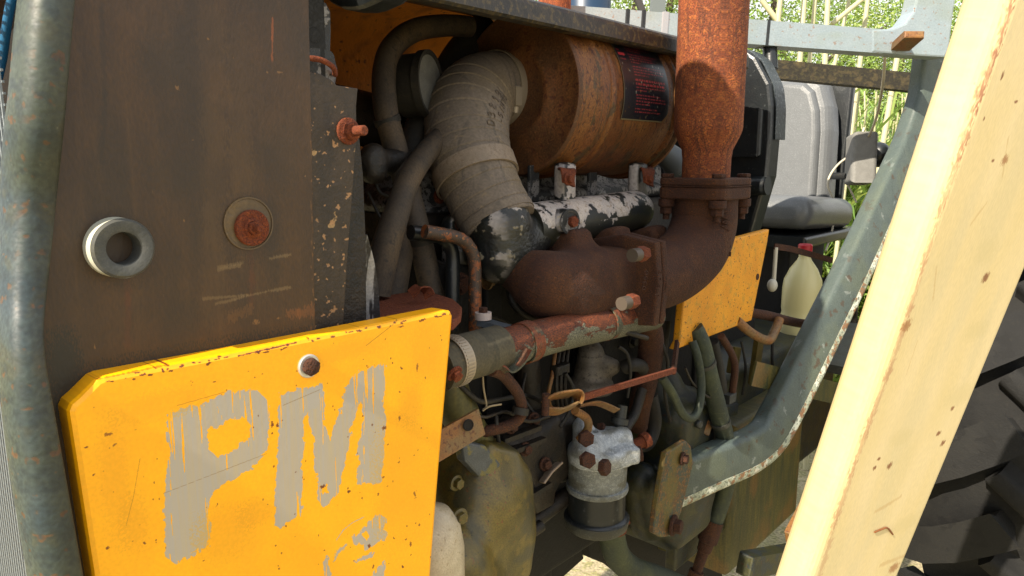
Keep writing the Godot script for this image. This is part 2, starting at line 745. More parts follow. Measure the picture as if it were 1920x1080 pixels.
# ---------------------------------------------------------------- print, wear and a painted reflection with a place of its own
class Canvas:
	var im: Image
	var n: int
	var lo: Vector2
	var sz: Vector2
	var to: Callable
	var rag: PackedByteArray
	var bris: PackedByteArray

	func at(px: float, py: float) -> Vector2:
		var v: Vector3 = to.call(px, py)
		return Vector2((v.x - lo.x) / sz.x, 1.0 - (v.y - lo.y) / sz.y) * n

	func dot(px: float, py: float, rx: float, ry: float, c: Color, k := 0.85) -> void:
		var a := at(px, py)
		var sx := maxf(absf(at(px + rx, py).x - a.x), .7)
		var sy := maxf(absf(at(px, py + ry).y - a.y), .7)
		for y in range(maxi(int(a.y - sy - 1), 0), mini(int(a.y + sy + 2), n)):
			for x in range(maxi(int(a.x - sx - 1), 0), mini(int(a.x + sx + 2), n)):
				var rg := (rag[(y * 3 & 511) * 512 + (x * 3 & 511)] - 128) / 128.0
				var e := Vector2((x - a.x) / sx, (y - a.y) / sy).length() + rg * .7
				if e < 1.0:
					im.set_pixel(x, y, im.get_pixel(x, y).lerp(c, k * minf(1.0, (1.0 - e) * 3.0)))

	# ragged band along a polyline of px,py pairs
	func band(pts: Array, w: float, c: Color, k := 0.8, ragged := 1.0, cut := -1.0) -> void:
		for i in range(0, pts.size() - 2, 2):
			var a := at(pts[i], pts[i + 1])
			var b := at(pts[i + 2], pts[i + 3])
			var half := maxf(absf(at(pts[i] + w, pts[i + 1]).x - a.x), .6)
			var lo2 := a.min(b) - Vector2.ONE * (half * 2 + 2)
			var hi2 := a.max(b) + Vector2.ONE * (half * 2 + 2)
			var ab := b - a
			for y in range(maxi(int(lo2.y), 0), mini(int(hi2.y), n)):
				for x in range(maxi(int(lo2.x), 0), mini(int(hi2.x), n)):
					var q := Vector2(x, y) - a
					var h := clampf(q.dot(ab) / ab.length_squared(), 0, 1)
					var rg := (rag[(y * 2 & 511) * 512 + (x * 2 & 511)] - 128) / 128.0
					var r2 := (bris[(x & 511) * 512 + (y & 511)] - 128) / 128.0
					var e := (q - ab * h).length() / half + (rg * .8 + r2 * .5) * ragged
					if e < 1.0 and r2 > cut:
						im.set_pixel(x, y, im.get_pixel(x, y).lerp(c, k * minf(1.0, (1.0 - e) * 2.0)))

	# brushed area: outline with holes, ragged rim and dry bristle gaps
	func brushed(outline: Array, holes: Array, c: Color, dry := 0.74) -> void:
		var poly := PackedVector2Array()
		var hs: Array = []
		for i in range(0, outline.size(), 2):
			poly.append(at(outline[i], outline[i + 1]))
		for h in holes:
			var p := PackedVector2Array()
			for i in range(0, h.size(), 2):
				p.append(at(h[i], h[i + 1]))
			hs.append(p)
		var lo2 := poly[0]
		var hi2 := poly[0]
		for q in poly:
			lo2 = lo2.min(q)
			hi2 = hi2.max(q)
		for y in range(maxi(int(lo2.y) - 6, 0), mini(int(hi2.y) + 6, n)):
			for x in range(maxi(int(lo2.x) - 6, 0), mini(int(hi2.x) + 6, n)):
				var r1 := (rag[(y & 511) * 512 + (x & 511)] - 128) / 128.0
				var r3 := (rag[((y / 4 + 90) & 511) * 512 + ((x / 4 + 200) & 511)] - 128) / 128.0
				var b1 := bris[(int(y * .5) & 511) * 512 + ((x * 2) & 511)] / 255.0
				var b2 := bris[(int(y * .35 + 200) & 511) * 512 + ((x + 77) & 511)] / 255.0
				var q := Vector2(x + r1 * 5.0 + (b1 - .5) * 5.0 + (r3 * 9.0), y + (b1 - .5) * 7.0 + r1 * 7.0 + r3 * 8.0)
				if not Geometry2D.is_point_in_polygon(q, poly):
					continue
				var out := false
				for h in hs:
					if Geometry2D.is_point_in_polygon(q, h):
						out = true
				if out or (b1 > dry and b2 > .5) or (b2 > .9):
					continue
				im.set_pixel(x, y, im.get_pixel(x, y).lerp(c, clampf(.95 + (b1 - .5) * .15, 0, 1)))

func canvas(base: Array, n: int, poly: PackedVector2Array, z: float) -> Canvas:
	var c := Canvas.new()
	c.im = (base[0] as Texture2D).get_image().duplicate()
	c.im.resize(n, n, Image.INTERPOLATE_CUBIC)
	c.n = n
	c.lo = poly[0]
	var hi := poly[0]
	for q in poly:
		c.lo = c.lo.min(q)
		hi = hi.max(q)
	c.sz = hi - c.lo
	c.to = func(px: float, py: float): return V(px, py, z)
	c.rag = noise_layer("S2")
	c.bris = noise_layer("V")
	return c

func painted(c: Canvas, bump: Texture2D, ns: float, rough: float) -> StandardMaterial3D:
	var m := StandardMaterial3D.new()
	m.albedo_texture = ImageTexture.create_from_image(c.im)
	m.normal_enabled = true
	m.normal_texture = bump
	m.normal_scale = ns
	m.roughness = rough
	return m

# ---------------------------------------------------------------- the scene
var tractor: Node3D
var loader: Node3D
var rng := RandomNumberGenerator.new()

func _ready() -> void:
	rng.seed = 7
	setup_axes()
	var cam := Camera3D.new()
	cam.name = "camera"
	cam.keep_aspect = Camera3D.KEEP_HEIGHT
	cam.fov = rad_to_deg(2.0 * atan(540.0 / FOCAL))
	cam.near = 0.02
	cam.far = 300.0
	add_child(cam)
	cam.transform = Transform3D(Basis(rgt, upv, -fwd), eye)
	cam.current = true
	var env := Environment.new()
	env.background_mode = Environment.BG_SKY
	var sm := ProceduralSkyMaterial.new()
	sm.sky_top_color = Color(0.76, 0.78, 0.81)
	sm.sky_horizon_color = Color(0.95, 0.94, 0.92)
	sm.sky_curve = 0.16
	sm.ground_bottom_color = Color(0.35, 0.33, 0.28)
	sm.ground_horizon_color = Color(0.7, 0.74, 0.76)
	sm.sky_energy_multiplier = 1.0
	var sky := Sky.new()
	sky.sky_material = sm
	env.sky = sky
	env.background_energy_multiplier = 1.0
	env.tonemap_mode = Environment.TONE_MAPPER_LINEAR
	env.tonemap_exposure = 2.0
	env.sdfgi_enabled = true
	env.ssao_enabled = true
	env.ssil_enabled = true
	var we := WorldEnvironment.new()
	we.name = "world"
	we.environment = env
	add_child(we)
	var sun := DirectionalLight3D.new()
	sun.name = "sun"
	sun.light_energy = 1.6
	sun.light_color = Color(1.0, 0.95, 0.87)
	sun.light_angular_distance = 0.5
	sun.shadow_enabled = true
	add_child(sun)
	sun.look_at_from_position(Vector3(-5, 6, 0), Vector3(-5, 6, 0) + Vector3(0.78, -0.60, -0.03), Vector3.UP)

	make_materials()
	setting()
	background()
	tractor = thing("tractor", Vector3(1.2, 0, -0.4), "weathered grey and yellow tractor with its engine bay standing open", "tractor")
	front_end()
	lower_panel()
	hood()
	engine_body()
	intake()
	exhaust()
	small_pipes()
	pumps()
	driveline()
	cab()
	rear_wheel()
	front_loader()
	loose_things()

func make_materials() -> void:
	mats.shell = surf(picture(["#5c6664", "#44535a"], "M", [["L", .52, .75, "#66684e", .5, 0.], ["M", .62, .75, "#6a6248", .45, 0.], ["S", .74, .79, "#8a5a38", .8, -.1], ["F", .86, .93, "#a9aca0", .5, .05], ["S", .55, .75, "#3c464a", .5, 0.]], .35, 1.0), .5, 3.0)
	mats.panel_pic = picture(["#5e4a2c", "#4c3d2a"], "L", [["M", .5, .8, "#664f2c", .45, 0.], ["V", .6, .95, "#7a6440", .28, 0.], ["L", .6, .85, "#3c352b", .5, 0.], ["F", .88, .94, "#9c8a6c", .4, 0.], ["S", .7, .85, "#44382a", .3, 0.]], .2, .9)
	mats.panel = surf(mats.panel_pic, .5, 2.6)
	mats.inner = surf(picture(["#453521", "#33281c"], "V", [["M", .5, .8, "#4a3a2a", .6, 0.], ["P", .77, .78, "#c8a06a", .9, -.2], ["S", .76, .78, "#c09060", .9, -.1], ["F", .87, .93, "#8a7a66", .6, 0.]], .3, 1.2), .55, 4.0)
	mats.yellow = surf(picture(["#f0a010", "#e89408"], "M", [["S", .8, .83, "#6a3414", .9, -.15], ["M", .74, .77, "#8a4a1a", .8, -.1], ["F", .9, .95, "#7a4410", .7, 0.]], .1, .8), .42, 4.0)
	mats.yellow_old = surf(picture(["#e09a1c", "#d08a16"], "L", [["S", .78, .81, "#4a3018", .85, -.15], ["F", .84, .9, "#6b4a22", .7, 0.], ["M", .6, .8, "#b08a3a", .5, 0.]], .18, 1.2), .55, 4.5)
	mats.hood_in = surf(picture(["#e08c12", "#cc7c0e"], "L", [["M", .55, .85, "#7e4a10", .5, 0.], ["S", .8, .86, "#3a2410", .8, 0.]], .12, .5, 256), .6, 2.0)
	mats.cream_pic = picture(["#d4c298", "#cebb8a"], "L", [["L", .55, .8, "#c4b68e", .5, 0.], ["F", .86, .95, "#b09c74", .35, 0.], ["F", .2, .08, "#dccfa8", .3, 0.]], .07, .5)
	mats.cream = surf(mats.cream_pic, .5, 2.6)
	mats.rust_edge = surf(picture(["#b07a58", "#c89a6a"], "S", [["M", .45, .7, "#8c4c34", .8, -.2], ["S", .6, .7, "#e0c08a", .7, .1]], .3, 2.), .8, 6.0)
	mats.rust_pipe = surf(picture(["#7c3c1c", "#945026"], "M", [["L", .55, .8, "#5c2c18", .45, -.05], ["S", .55, .75, "#b0682e", .7, .1], ["F", .62, .8, "#54281a", .6, -.2], ["F", .2, .05, "#c47c3a", .5, .1], ["V", .6, .8, "#4e2818", .55, 0.]], .8, 3.2), .85, 4.0)
	mats.rust_dark = surf(picture(["#3a2216", "#4c2e1a"], "M", [["S", .55, .75, "#5e371a", .7, .1], ["F", .6, .75, "#24140d", .75, -.25], ["F", .25, .1, "#7a4a26", .5, .1], ["L", .52, .7, "#60401e", .7, 0.], ["C", .0, .2, "#301c14", .5, -.2]], .9, 4.5), .88, 5.0)
	mats.rust_bright = surf(picture(["#8a4a1e", "#6e3616"], "M", [["S", .52, .62, "#a8622a", .8, .25], ["F", .6, .8, "#5a2614", .8, -.25], ["C", .0, .25, "#6a3018", .6, -.3]], .6, 4.0), .88, 7.0)
	mats.cleaner = surf(picture(["#7a451c", "#8a5222"], "M", [["L", .5, .75, "#95622a", .6, 0.], ["P", .62, .7, "#a0692c", .5, .05], ["V", .70, .8, "#3a3320", .4, 0.], ["P", .68, .76, "#3d3a24", .6, 0.], ["S", .64, .76, "#52290f", .75, -.2], ["F", .7, .84, "#4a2414", .6, -.1]], .5, 1.8), .55, 3.0, 0.0, Color.WHITE, 1.0, false)
	mats.cleaner.uv1_scale = Vector3(5.0, 2.0, 1.0)
	mats.cleaner_face = surf(picture(["#6e4322", "#5c3a1e"], "M", [["V", .58, .85, "#7e5228", .45, 0.], ["S", .66, .76, "#4e2614", .75, -.2], ["L", .55, .75, "#4c321c", .6, 0.], ["F", .7, .85, "#8a5a2c", .5, .1]], .45, 1.4), .6, 3.0)
	mats.rubber_dust = surf(picture(["#776b5e", "#685d52"], "M", [["L", .5, .8, "#6f6048", .6, 0.], ["V", .7, .8, "#4a453f", .5, 0.], ["S", .76, .82, "#8a7658", .5, 0.]], .3, 1.0), .8, 3.0)
	mats.rubber = surf(picture(["#2b2926", "#353029"], "M", [["L", .45, .8, "#4a4233", .6, 0.], ["S", .65, .8, "#594a34", .45, 0.]], .35, 1.2, 256), .7, 3.5)
	mats.rubber_brown = surf(picture(["#4a3e30", "#3a3128"], "M", [["L", .45, .8, "#5c4a34", .7, 0.], ["S", .65, .8, "#2a2622", .6, 0.]], .35, 1.2), .75, 3.5)
	mats.rubber_green = surf(picture(["#30382c", "#283028"], "M", [["L", .45, .8, "#454a2c", .6, 0.], ["S", .6, .8, "#525438", .5, 0.]], .35, 1.2, 256), .7, 3.5)
	mats.peel = surf(picture(["#17191b", "#1e2221"], "M", [["P", .52, .535, "#aba39f", .97, .3], ["S", .76, .79, "#c2b498", .8, .2], ["L", .6, .8, "#332f22", .5, 0.]], .2, 2.0), .4, 1.7)
	mats.peel_grey = surf(picture(["#8f8b89", "#7d7976"], "M", [["P", .5, .515, "#26282a", .95, -.3], ["S", .62, .66, "#2c2a28", .9, -.2], ["F", .8, .9, "#a8a09a", .6, 0.]], .25, 2.0), .6, 5.0)
	mats.pipe_part = surf(picture(["#7a3a1e", "#8c4a24"], "S", [["F", .6, .8, "#4e2414", .7, -.25], ["P", .535, .55, "#555848", .97, .25], ["P", .56, .7, "#6b6c52", .5, 0.]], .45, 3.0), .75, 3.4)
	mats.olive = surf(picture(["#5a4e22", "#453d1c"], "M", [["L", .48, .75, "#6a5a26", .7, 0.], ["L", .62, .8, "#3a382a", .8, 0.], ["M", .66, .8, "#75602a", .5, 0.], ["S", .8, .84, "#6a3a20", .7, -.05], ["S", .80, .85, "#23241f", .6, -.05], ["F", .86, .94, "#8a7c4a", .4, 0.]], .3, .8), .38, 4.5)
	mats.green = surf(picture(["#33382c", "#2b3028"], "M", [["L", .45, .7, "#4a4a24", .75, 0.], ["P", .56, .64, "#2c3844", .7, -.05], ["M", .66, .74, "#5a5628", .6, .05], ["S", .74, .8, "#5a3820", .7, -.1]], .4, 1.4), .5, 3.5)
	mats.tank = surf(picture(["#4a4622", "#3c3a20"], "V", [["W", .55, .75, "#5e5222", .6, 0.], ["V", .64, .8, "#30341f", .6, 0.], ["L", .58, .75, "#6a4a22", .6, 0.]], .3, .8), .5, 2.2)
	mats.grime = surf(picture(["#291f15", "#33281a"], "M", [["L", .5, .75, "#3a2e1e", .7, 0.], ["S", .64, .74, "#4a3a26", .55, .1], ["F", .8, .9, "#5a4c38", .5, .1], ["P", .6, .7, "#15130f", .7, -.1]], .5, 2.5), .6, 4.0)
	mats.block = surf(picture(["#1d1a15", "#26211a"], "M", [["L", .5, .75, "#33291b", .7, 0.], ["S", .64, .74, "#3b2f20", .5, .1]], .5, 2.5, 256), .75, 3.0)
	mats.black = surf(picture(["#14171a", "#1c2022"], "L", [["M", .6, .85, "#2b2c2a", .5, 0.], ["F", .86, .93, "#8a8f90", .5, 0.], ["S", .82, .86, "#5a5c5a", .5, 0.]], .2, .6), .35, 3.0)
	mats.rail = surf(picture(["#4c4230", "#2a2825"], "P", [["S", .56, .7, "#7a6638", .7, 0.], ["M", .6, .75, "#1e1d1c", .7, 0.], ["F", .82, .9, "#a08a5a", .6, 0.]], .35, 1.0), .45, 4.0)
	mats.alu = surf(picture(["#a9aeb2", "#959ba0"], "M", [["S", .58, .72, "#cfd2d4", .6, .1], ["F", .2, .05, "#5a6066", .6, -.1], ["L", .6, .8, "#6a685c", .6, 0.]], .35, 3.0), .5, 6.0, .25)
	mats.alu_dull = surf(picture(["#5a5c58", "#4c4e4a"], "M", [["S", .6, .75, "#70726c", .5, .1], ["L", .5, .8, "#4a4434", .7, 0.]], .35, 2.0), .55, 5.0, .2)
	mats.alu_grey = mats.alu.duplicate()
	mats.alu_grey.albedo_color = Color(.72, .72, .7)
	mats.rubber_moulded = mats.rubber_dust.duplicate()
	mats.rubber_moulded.albedo_color = Color(.86, .85, .86)
	mats.sleeve = mats.rubber_dust.duplicate()
	mats.sleeve.albedo_color = Color(.68, .70, .62)
	mats.zinc = plain(Color("#c8c6c0"), .35, .7)
	mats.zinc_dull = plain(Color("#9a8e7c"), .45, .4)
	mats.strut = surf(picture(["#69766f", "#5c6a66"], "M", [["L", .5, .75, "#737d68", .6, 0.], ["P", .8, .81, "#b4bab6", .6, 0.], ["M", .74, .82, "#5e4632", .7, 0.], ["F", .86, .92, "#c4ccc8", .6, 0.], ["W", .72, .85, "#4a5550", .4, 0.]], .22, .8), .5, 3.0)
	mats.strut_edge = surf(picture(["#a3a793", "#8f9684"], "M", [["M", .52, .62, "#7a4a2a", .75, -.15], ["P", .55, .6, "#cfd2c4", .8, 0.], ["S", .62, .7, "#5c6258", .8, -.1]], .3, 1.6), .5, 5.0)
	mats.beam = surf(picture(["#89959b", "#808e96"], "M", [["F", .84, .9, "#d0d4d4", .6, 0.], ["S", .8, .84, "#7a5238", .8, -.1], ["L", .6, .8, "#7d877f", .5, 0.]], .15, .8), .4, 3.0)
	mats.beam_under = surf(picture(["#231f18", "#2f2a1e"], "M", [["S", .6, .7, "#4a4426", .7, 0.], ["M", .62, .7, "#6a5a38", .6, 0.]], .4, 1.4, 256), .7, 4.0)
	mats.tan = surf(picture(["#9a6c34", "#8a5a2c"], "M", [["L", .5, .7, "#7a6a4a", .6, 0.], ["S", .66, .76, "#5a3018", .7, -.1]], .3, 1.0, 256), .6, 6.0)
	mats.seat = surf(picture(["#737577", "#686a6c"], "L", [["C", .0, .25, "#55585a", .6, -.3], ["F", .85, .92, "#8a8c8c", .4, 0.]], .15, 1.6), .36, 7.0)
	mats.tyre = surf(picture(["#3b3b3a", "#2f2f2f"], "M", [["L", .45, .75, "#55534d", .7, 0.], ["S", .68, .8, "#5c5648", .5, 0.], ["F", .8, .9, "#6a675f", .5, 0.], ["P", .68, .7, "#201f1f", .7, -.2]], .3, 1.8), .85, 2.5)
	mats.leaf = []
	for c in ["#6f8a3c", "#5a7630", "#98a860", "#b8b190", "#4c6a28", "#c9c4a2"]:
		var m := plain(Color(c), .55)
		m.backlight_enabled = true
		m.backlight = Color(.5, .55, .25)
		m.vertex_color_use_as_albedo = false
		mats.leaf.append(m)
	mats.bark = surf(picture(["#4e4438", "#5e5346"], "V", [["W", .5, .7, "#332c24", .7, -.3]], .4, 2.0, 256), .9, 2.0)
	mats.ground = surf(picture(["#9a8f72", "#a89c7e"], "M", [["S", .55, .7, "#7c7a4c", .7, .1], ["F", .6, .8, "#c4b896", .6, .1], ["L", .5, .75, "#84805c", .6, 0.]], .5, 2.5), .95, .9)
	mats.plastic = plain(Color("#d6cd98"), .3)
	mats.plastic.backlight_enabled = true
	mats.plastic.backlight = Color(.45, .42, .25)

	mats.peel_few = surf(picture(["#17191b", "#1e2221"], "M", [["P", .625, .635, "#aba39f", .95, .3], ["S", .80, .82, "#b8ab92", .8, .2], ["L", .6, .8, "#332f22", .5, 0.], ["F", .8, .9, "#4a4a46", .5, 0.]], .25, 2.0), .42, 1.9)
	mats.rust_bright.albedo_color = Color(.86, .8, .68)
	mats.rust_dark.albedo_color = Color(1.0, .90, .74)
	mats.peel.uv1_offset = Vector3(.37, .12, .55)
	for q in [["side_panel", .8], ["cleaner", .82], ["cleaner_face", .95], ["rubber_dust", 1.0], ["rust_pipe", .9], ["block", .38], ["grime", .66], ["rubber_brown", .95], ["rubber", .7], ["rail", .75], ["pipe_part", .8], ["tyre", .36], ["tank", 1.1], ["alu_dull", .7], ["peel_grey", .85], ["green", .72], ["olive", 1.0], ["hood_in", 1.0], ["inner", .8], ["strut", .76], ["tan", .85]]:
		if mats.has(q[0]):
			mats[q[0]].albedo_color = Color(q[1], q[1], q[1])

# ---------------------------------------------------------------- setting and background
func setting() -> void:
	var s := Shape.new()
	s.quad(Vector3(-120, 0, 120), Vector3(160, 0, 120), Vector3(160, 0, -160), Vector3(-120, 0, -160), Vector3.UP)
	var g := add("ground", s, mats.ground)
	g.set_meta("kind", "structure")

func blade(s: Shape, base: Vector3, dir: Vector3, length: float, wide: float, droop: float) -> void:
	var side := dir.cross(Vector3.UP)
	if side.length() < 0.05:
		side = Vector3(1, 0, 0)
	side = side.normalized().rotated(dir.normalized(), rng.randf_range(-.9, .9))
	var p := base
	var d := dir.normalized()
	var segs := 5
	var st := s.v.size()
	for i in segs + 1:
		var f := float(i) / segs
		var w := wide * (0.6 + 0.8 * f) * (1.0 - f * f * f) + 0.0006
		var nn := side.cross(d).normalized()
		s.vert(p - side * w / 2, nn, Vector2(0, f))
		s.vert(p + side * w / 2, nn, Vector2(1, f))
		p += d * length / segs
		d = (d + Vector3(0, -droop * (f + .2), 0)).normalized()
	for i in segs:
		var a := st + i * 2
		s.tri(a, a + 1, a + 3)
		s.tri(a, a + 3, a + 2)

func background() -> void:
	# reed clumps: three built, the rest duplicated
	var protos: Array = []
	var lab := "tall green reed clump with long arching blades behind the tractor seat"
	for k in 4:
		var t := thing("reed_clump", Vector3(0, 0, 0), lab, "reeds", "reeds behind the tractor")
		for c in 4:
			var s := Shape.new()
			for i in 90:
				var b := Vector3(rng.randfn(0, .22), rng.randf_range(0, 1.25), rng.randfn(0, .22))
				var d := Vector3(rng.randfn(0, .5), rng.randf_range(.4, 1.4), rng.randfn(0, .5))
				blade(s, b, d, rng.randf_range(.5, 1.2), rng.randf_range(.012, .03), rng.randf_range(.1, .7))
			add("leaves", s, mats.leaf[[0, 1, 4, 2][c]], t)
		var st := Shape.new()
		for i in 7:
			var b := Vector3(rng.randfn(0, .2), 0, rng.randfn(0, .2))
			st.tube(PackedVector3Array([b, b + Vector3(rng.randfn(0, .05), .9, rng.randfn(0, .05)), b + Vector3(rng.randfn(0, .12), 1.9, rng.randfn(0, .12))]), [.009, .005], 6, false)
		add("stems", st, mats.leaf[3], t).set_meta("kind", "stuff")
		protos.append(t)
	var first := true
	var n := 0
	for i in 40:
		var px := 1380.0 + (i % 10) * 50.0 + rng.randf_range(-20, 20)
		var dist := 3.9 + (i / 10) * 0.65 + rng.randf_range(-.2, .2)
		var q := D(px, 306, dist)
		var o: Node3D = protos[i % 4]
		if i >= 4:
			o = o.duplicate()
			o.name = numbered(self, "reed_clump")
			add_child(o, true)
		o.position = Vector3(q.x, 0, q.z)
		o.rotation.y = rng.randf() * TAU
		var sc := rng.randf_range(.75, 1.0)
		o.scale = Vector3(sc, sc * rng.randf_range(.8, 1.0), sc)
	# trees beyond
	var crowns: Array = []
	for k in 2:
		var t := thing("bushy_tree", Vector3.ZERO, "pale green bushy tree standing beyond the reeds", "tree", "trees beyond the reeds")
		var tr := Shape.new()
		tr.tube(smooth(PackedVector3Array([Vector3(0, 0, 0), Vector3(.08, 1.2, .05), Vector3(-.05, 2.6, .1), Vector3(.1, 4.2, 0)])), [.16, .1, .03], 10)
		for i in 7:
			var a := TAU * i / 7.0 + rng.randf()
			var y := rng.randf_range(1.2, 3.2)
			tr.tube(smooth(PackedVector3Array([Vector3(0, y, 0), Vector3(cos(a) * .7, y + .6, sin(a) * .7), Vector3(cos(a) * 1.5, y + 1.0, sin(a) * 1.5)]), 4), [.05, .01], 6)
		add("trunk", tr, mats.bark, t)
		for c in 3:
			var s := Shape.new()
			for i in 26:
				var a := rng.randf() * TAU
				var rr := sqrt(rng.randf()) * 1.7
				var cc := Vector3(cos(a) * rr, rng.randf_range(.8, 4.6), sin(a) * rr)
				for j in 240:
					var q := cc + Vector3(rng.randfn(0, .26), rng.randfn(0, .22), rng.randfn(0, .26))
					var d := Vector3(rng.randfn(0, 1), rng.randfn(0, .7), rng.randfn(0, 1)).normalized()
					var sd := d.cross(Vector3(rng.randfn(0, 1), rng.randfn(0, 1), rng.randfn(0, 1))).normalized()
					var l := rng.randf_range(.035, .075)
					var nn := d.cross(sd)
					var st := s.vert(q, nn)
					s.vert(q + d * l * .5 + sd * l * .22, nn)
					s.vert(q + d * l, nn)
					s.vert(q + d * l * .5 - sd * l * .22, nn)
					s.tri(st, st + 1, st + 2)
					s.tri(st, st + 2, st + 3)
			add("crown", s, mats.leaf[[0, 2, 1][c]], t)
		crowns.append(t)
	for i in 12:
		var q := D(1080 + i * 85 + rng.randf_range(-20, 20), 306, 9.5 + rng.randf_range(0, 5))
		var o: Node3D = crowns[i % 2]
		if i >= 2:
			o = o.duplicate()
			o.name = numbered(self, "bushy_tree")
			add_child(o, true)
		o.position = Vector3(q.x, -.3, q.z)
		o.rotation.y = rng.randf() * TAU
		o.scale = Vector3.ONE * rng.randf_range(.75, 1.1)
	# bare canes in front of the trees
	var canes := [[1508, 0, 1502, 80, .013, 3.2], [1530, -20, 1520, 90, .010, 3.3], [1553, -20, 1548, 85, .012, 3.1], [1592, 0, 1575, 75, .009, 3.4], [1628, -10, 1615, 95, .011, 3.3], [1465, -20, 1458, 40, .012, 3.0], [1700, 0, 1690, 60, .012, 3.2]]
	for c in canes:
		var s := Shape.new()
		var a := D(c[0], c[1], c[5])
		var b := D(c[2], c[3], c[5])
		var dd := (a - b).normalized()
		var foot := b - dd * (b.y / dd.y)
		s.tube(PackedVector3Array([foot, b, a, a + dd * .6]), [c[4], c[4], c[4] * .9, c[4] * .6], 7)
		tag(add("bare_cane", s, mats.leaf[3]), "pale bare upright cane rising among the reeds", "cane", "bare canes among the reeds")
	# fallen slanted sticks
	for c in [[1428, 0, 1462, 44, 3.0, "thin pale slanted stick crossing just right of the exhaust stack"], [1560, 45, 1640, -20, 3.2, "long pale slanted stick leaning among the bare canes"]]:
		var s := Shape.new()
		s.tube(PackedVector3Array([D(c[0], c[1], c[4]), D(c[2], c[3], c[4])]), .011, 7)
		tag(add("slanted_stick", s, mats.leaf[3]), c[5], "stick")
	# blue drum and steel stand behind the hood
	var t := thing("blue_drum", Vector3.ZERO, "blue plastic drum standing behind the tractor hood", "drum")
	var s := Shape.new()
	var c := D(1100, 60, 2.6)
	var r := .085
	s.lathe(c, Vector3.UP, [Vector2(-1.0, 0), Vector2(-1.0, r), Vector2(.03, r), Vector2(.035, r * 1.03), Vector2(.05, r * 1.03), Vector2(.055, r), Vector2(.3, r), Vector2(.33, r * .9), Vector2(.33, 0)], 28)
	add("barrel", s, plain(Color("#16304a"), .4), t)
	var t2 := thing("steel_stand", Vector3.ZERO, "dark steel angle post with a diagonal brace behind the hood", "steel stand")
	s = Shape.new()
	s.bar(D(1236, -40, 2.7), D(1222, 200, 2.7), rgt, .05, .05)
	add("post", s, plain(Color("#59605f"), .5), t2)
	s = Shape.new()
	s.bar(D(1188, -20, 2.66), D(1208, 30, 2.66), rgt, .022, .02)
	add("brace", s, plain(Color("#2c2826"), .7), t2)

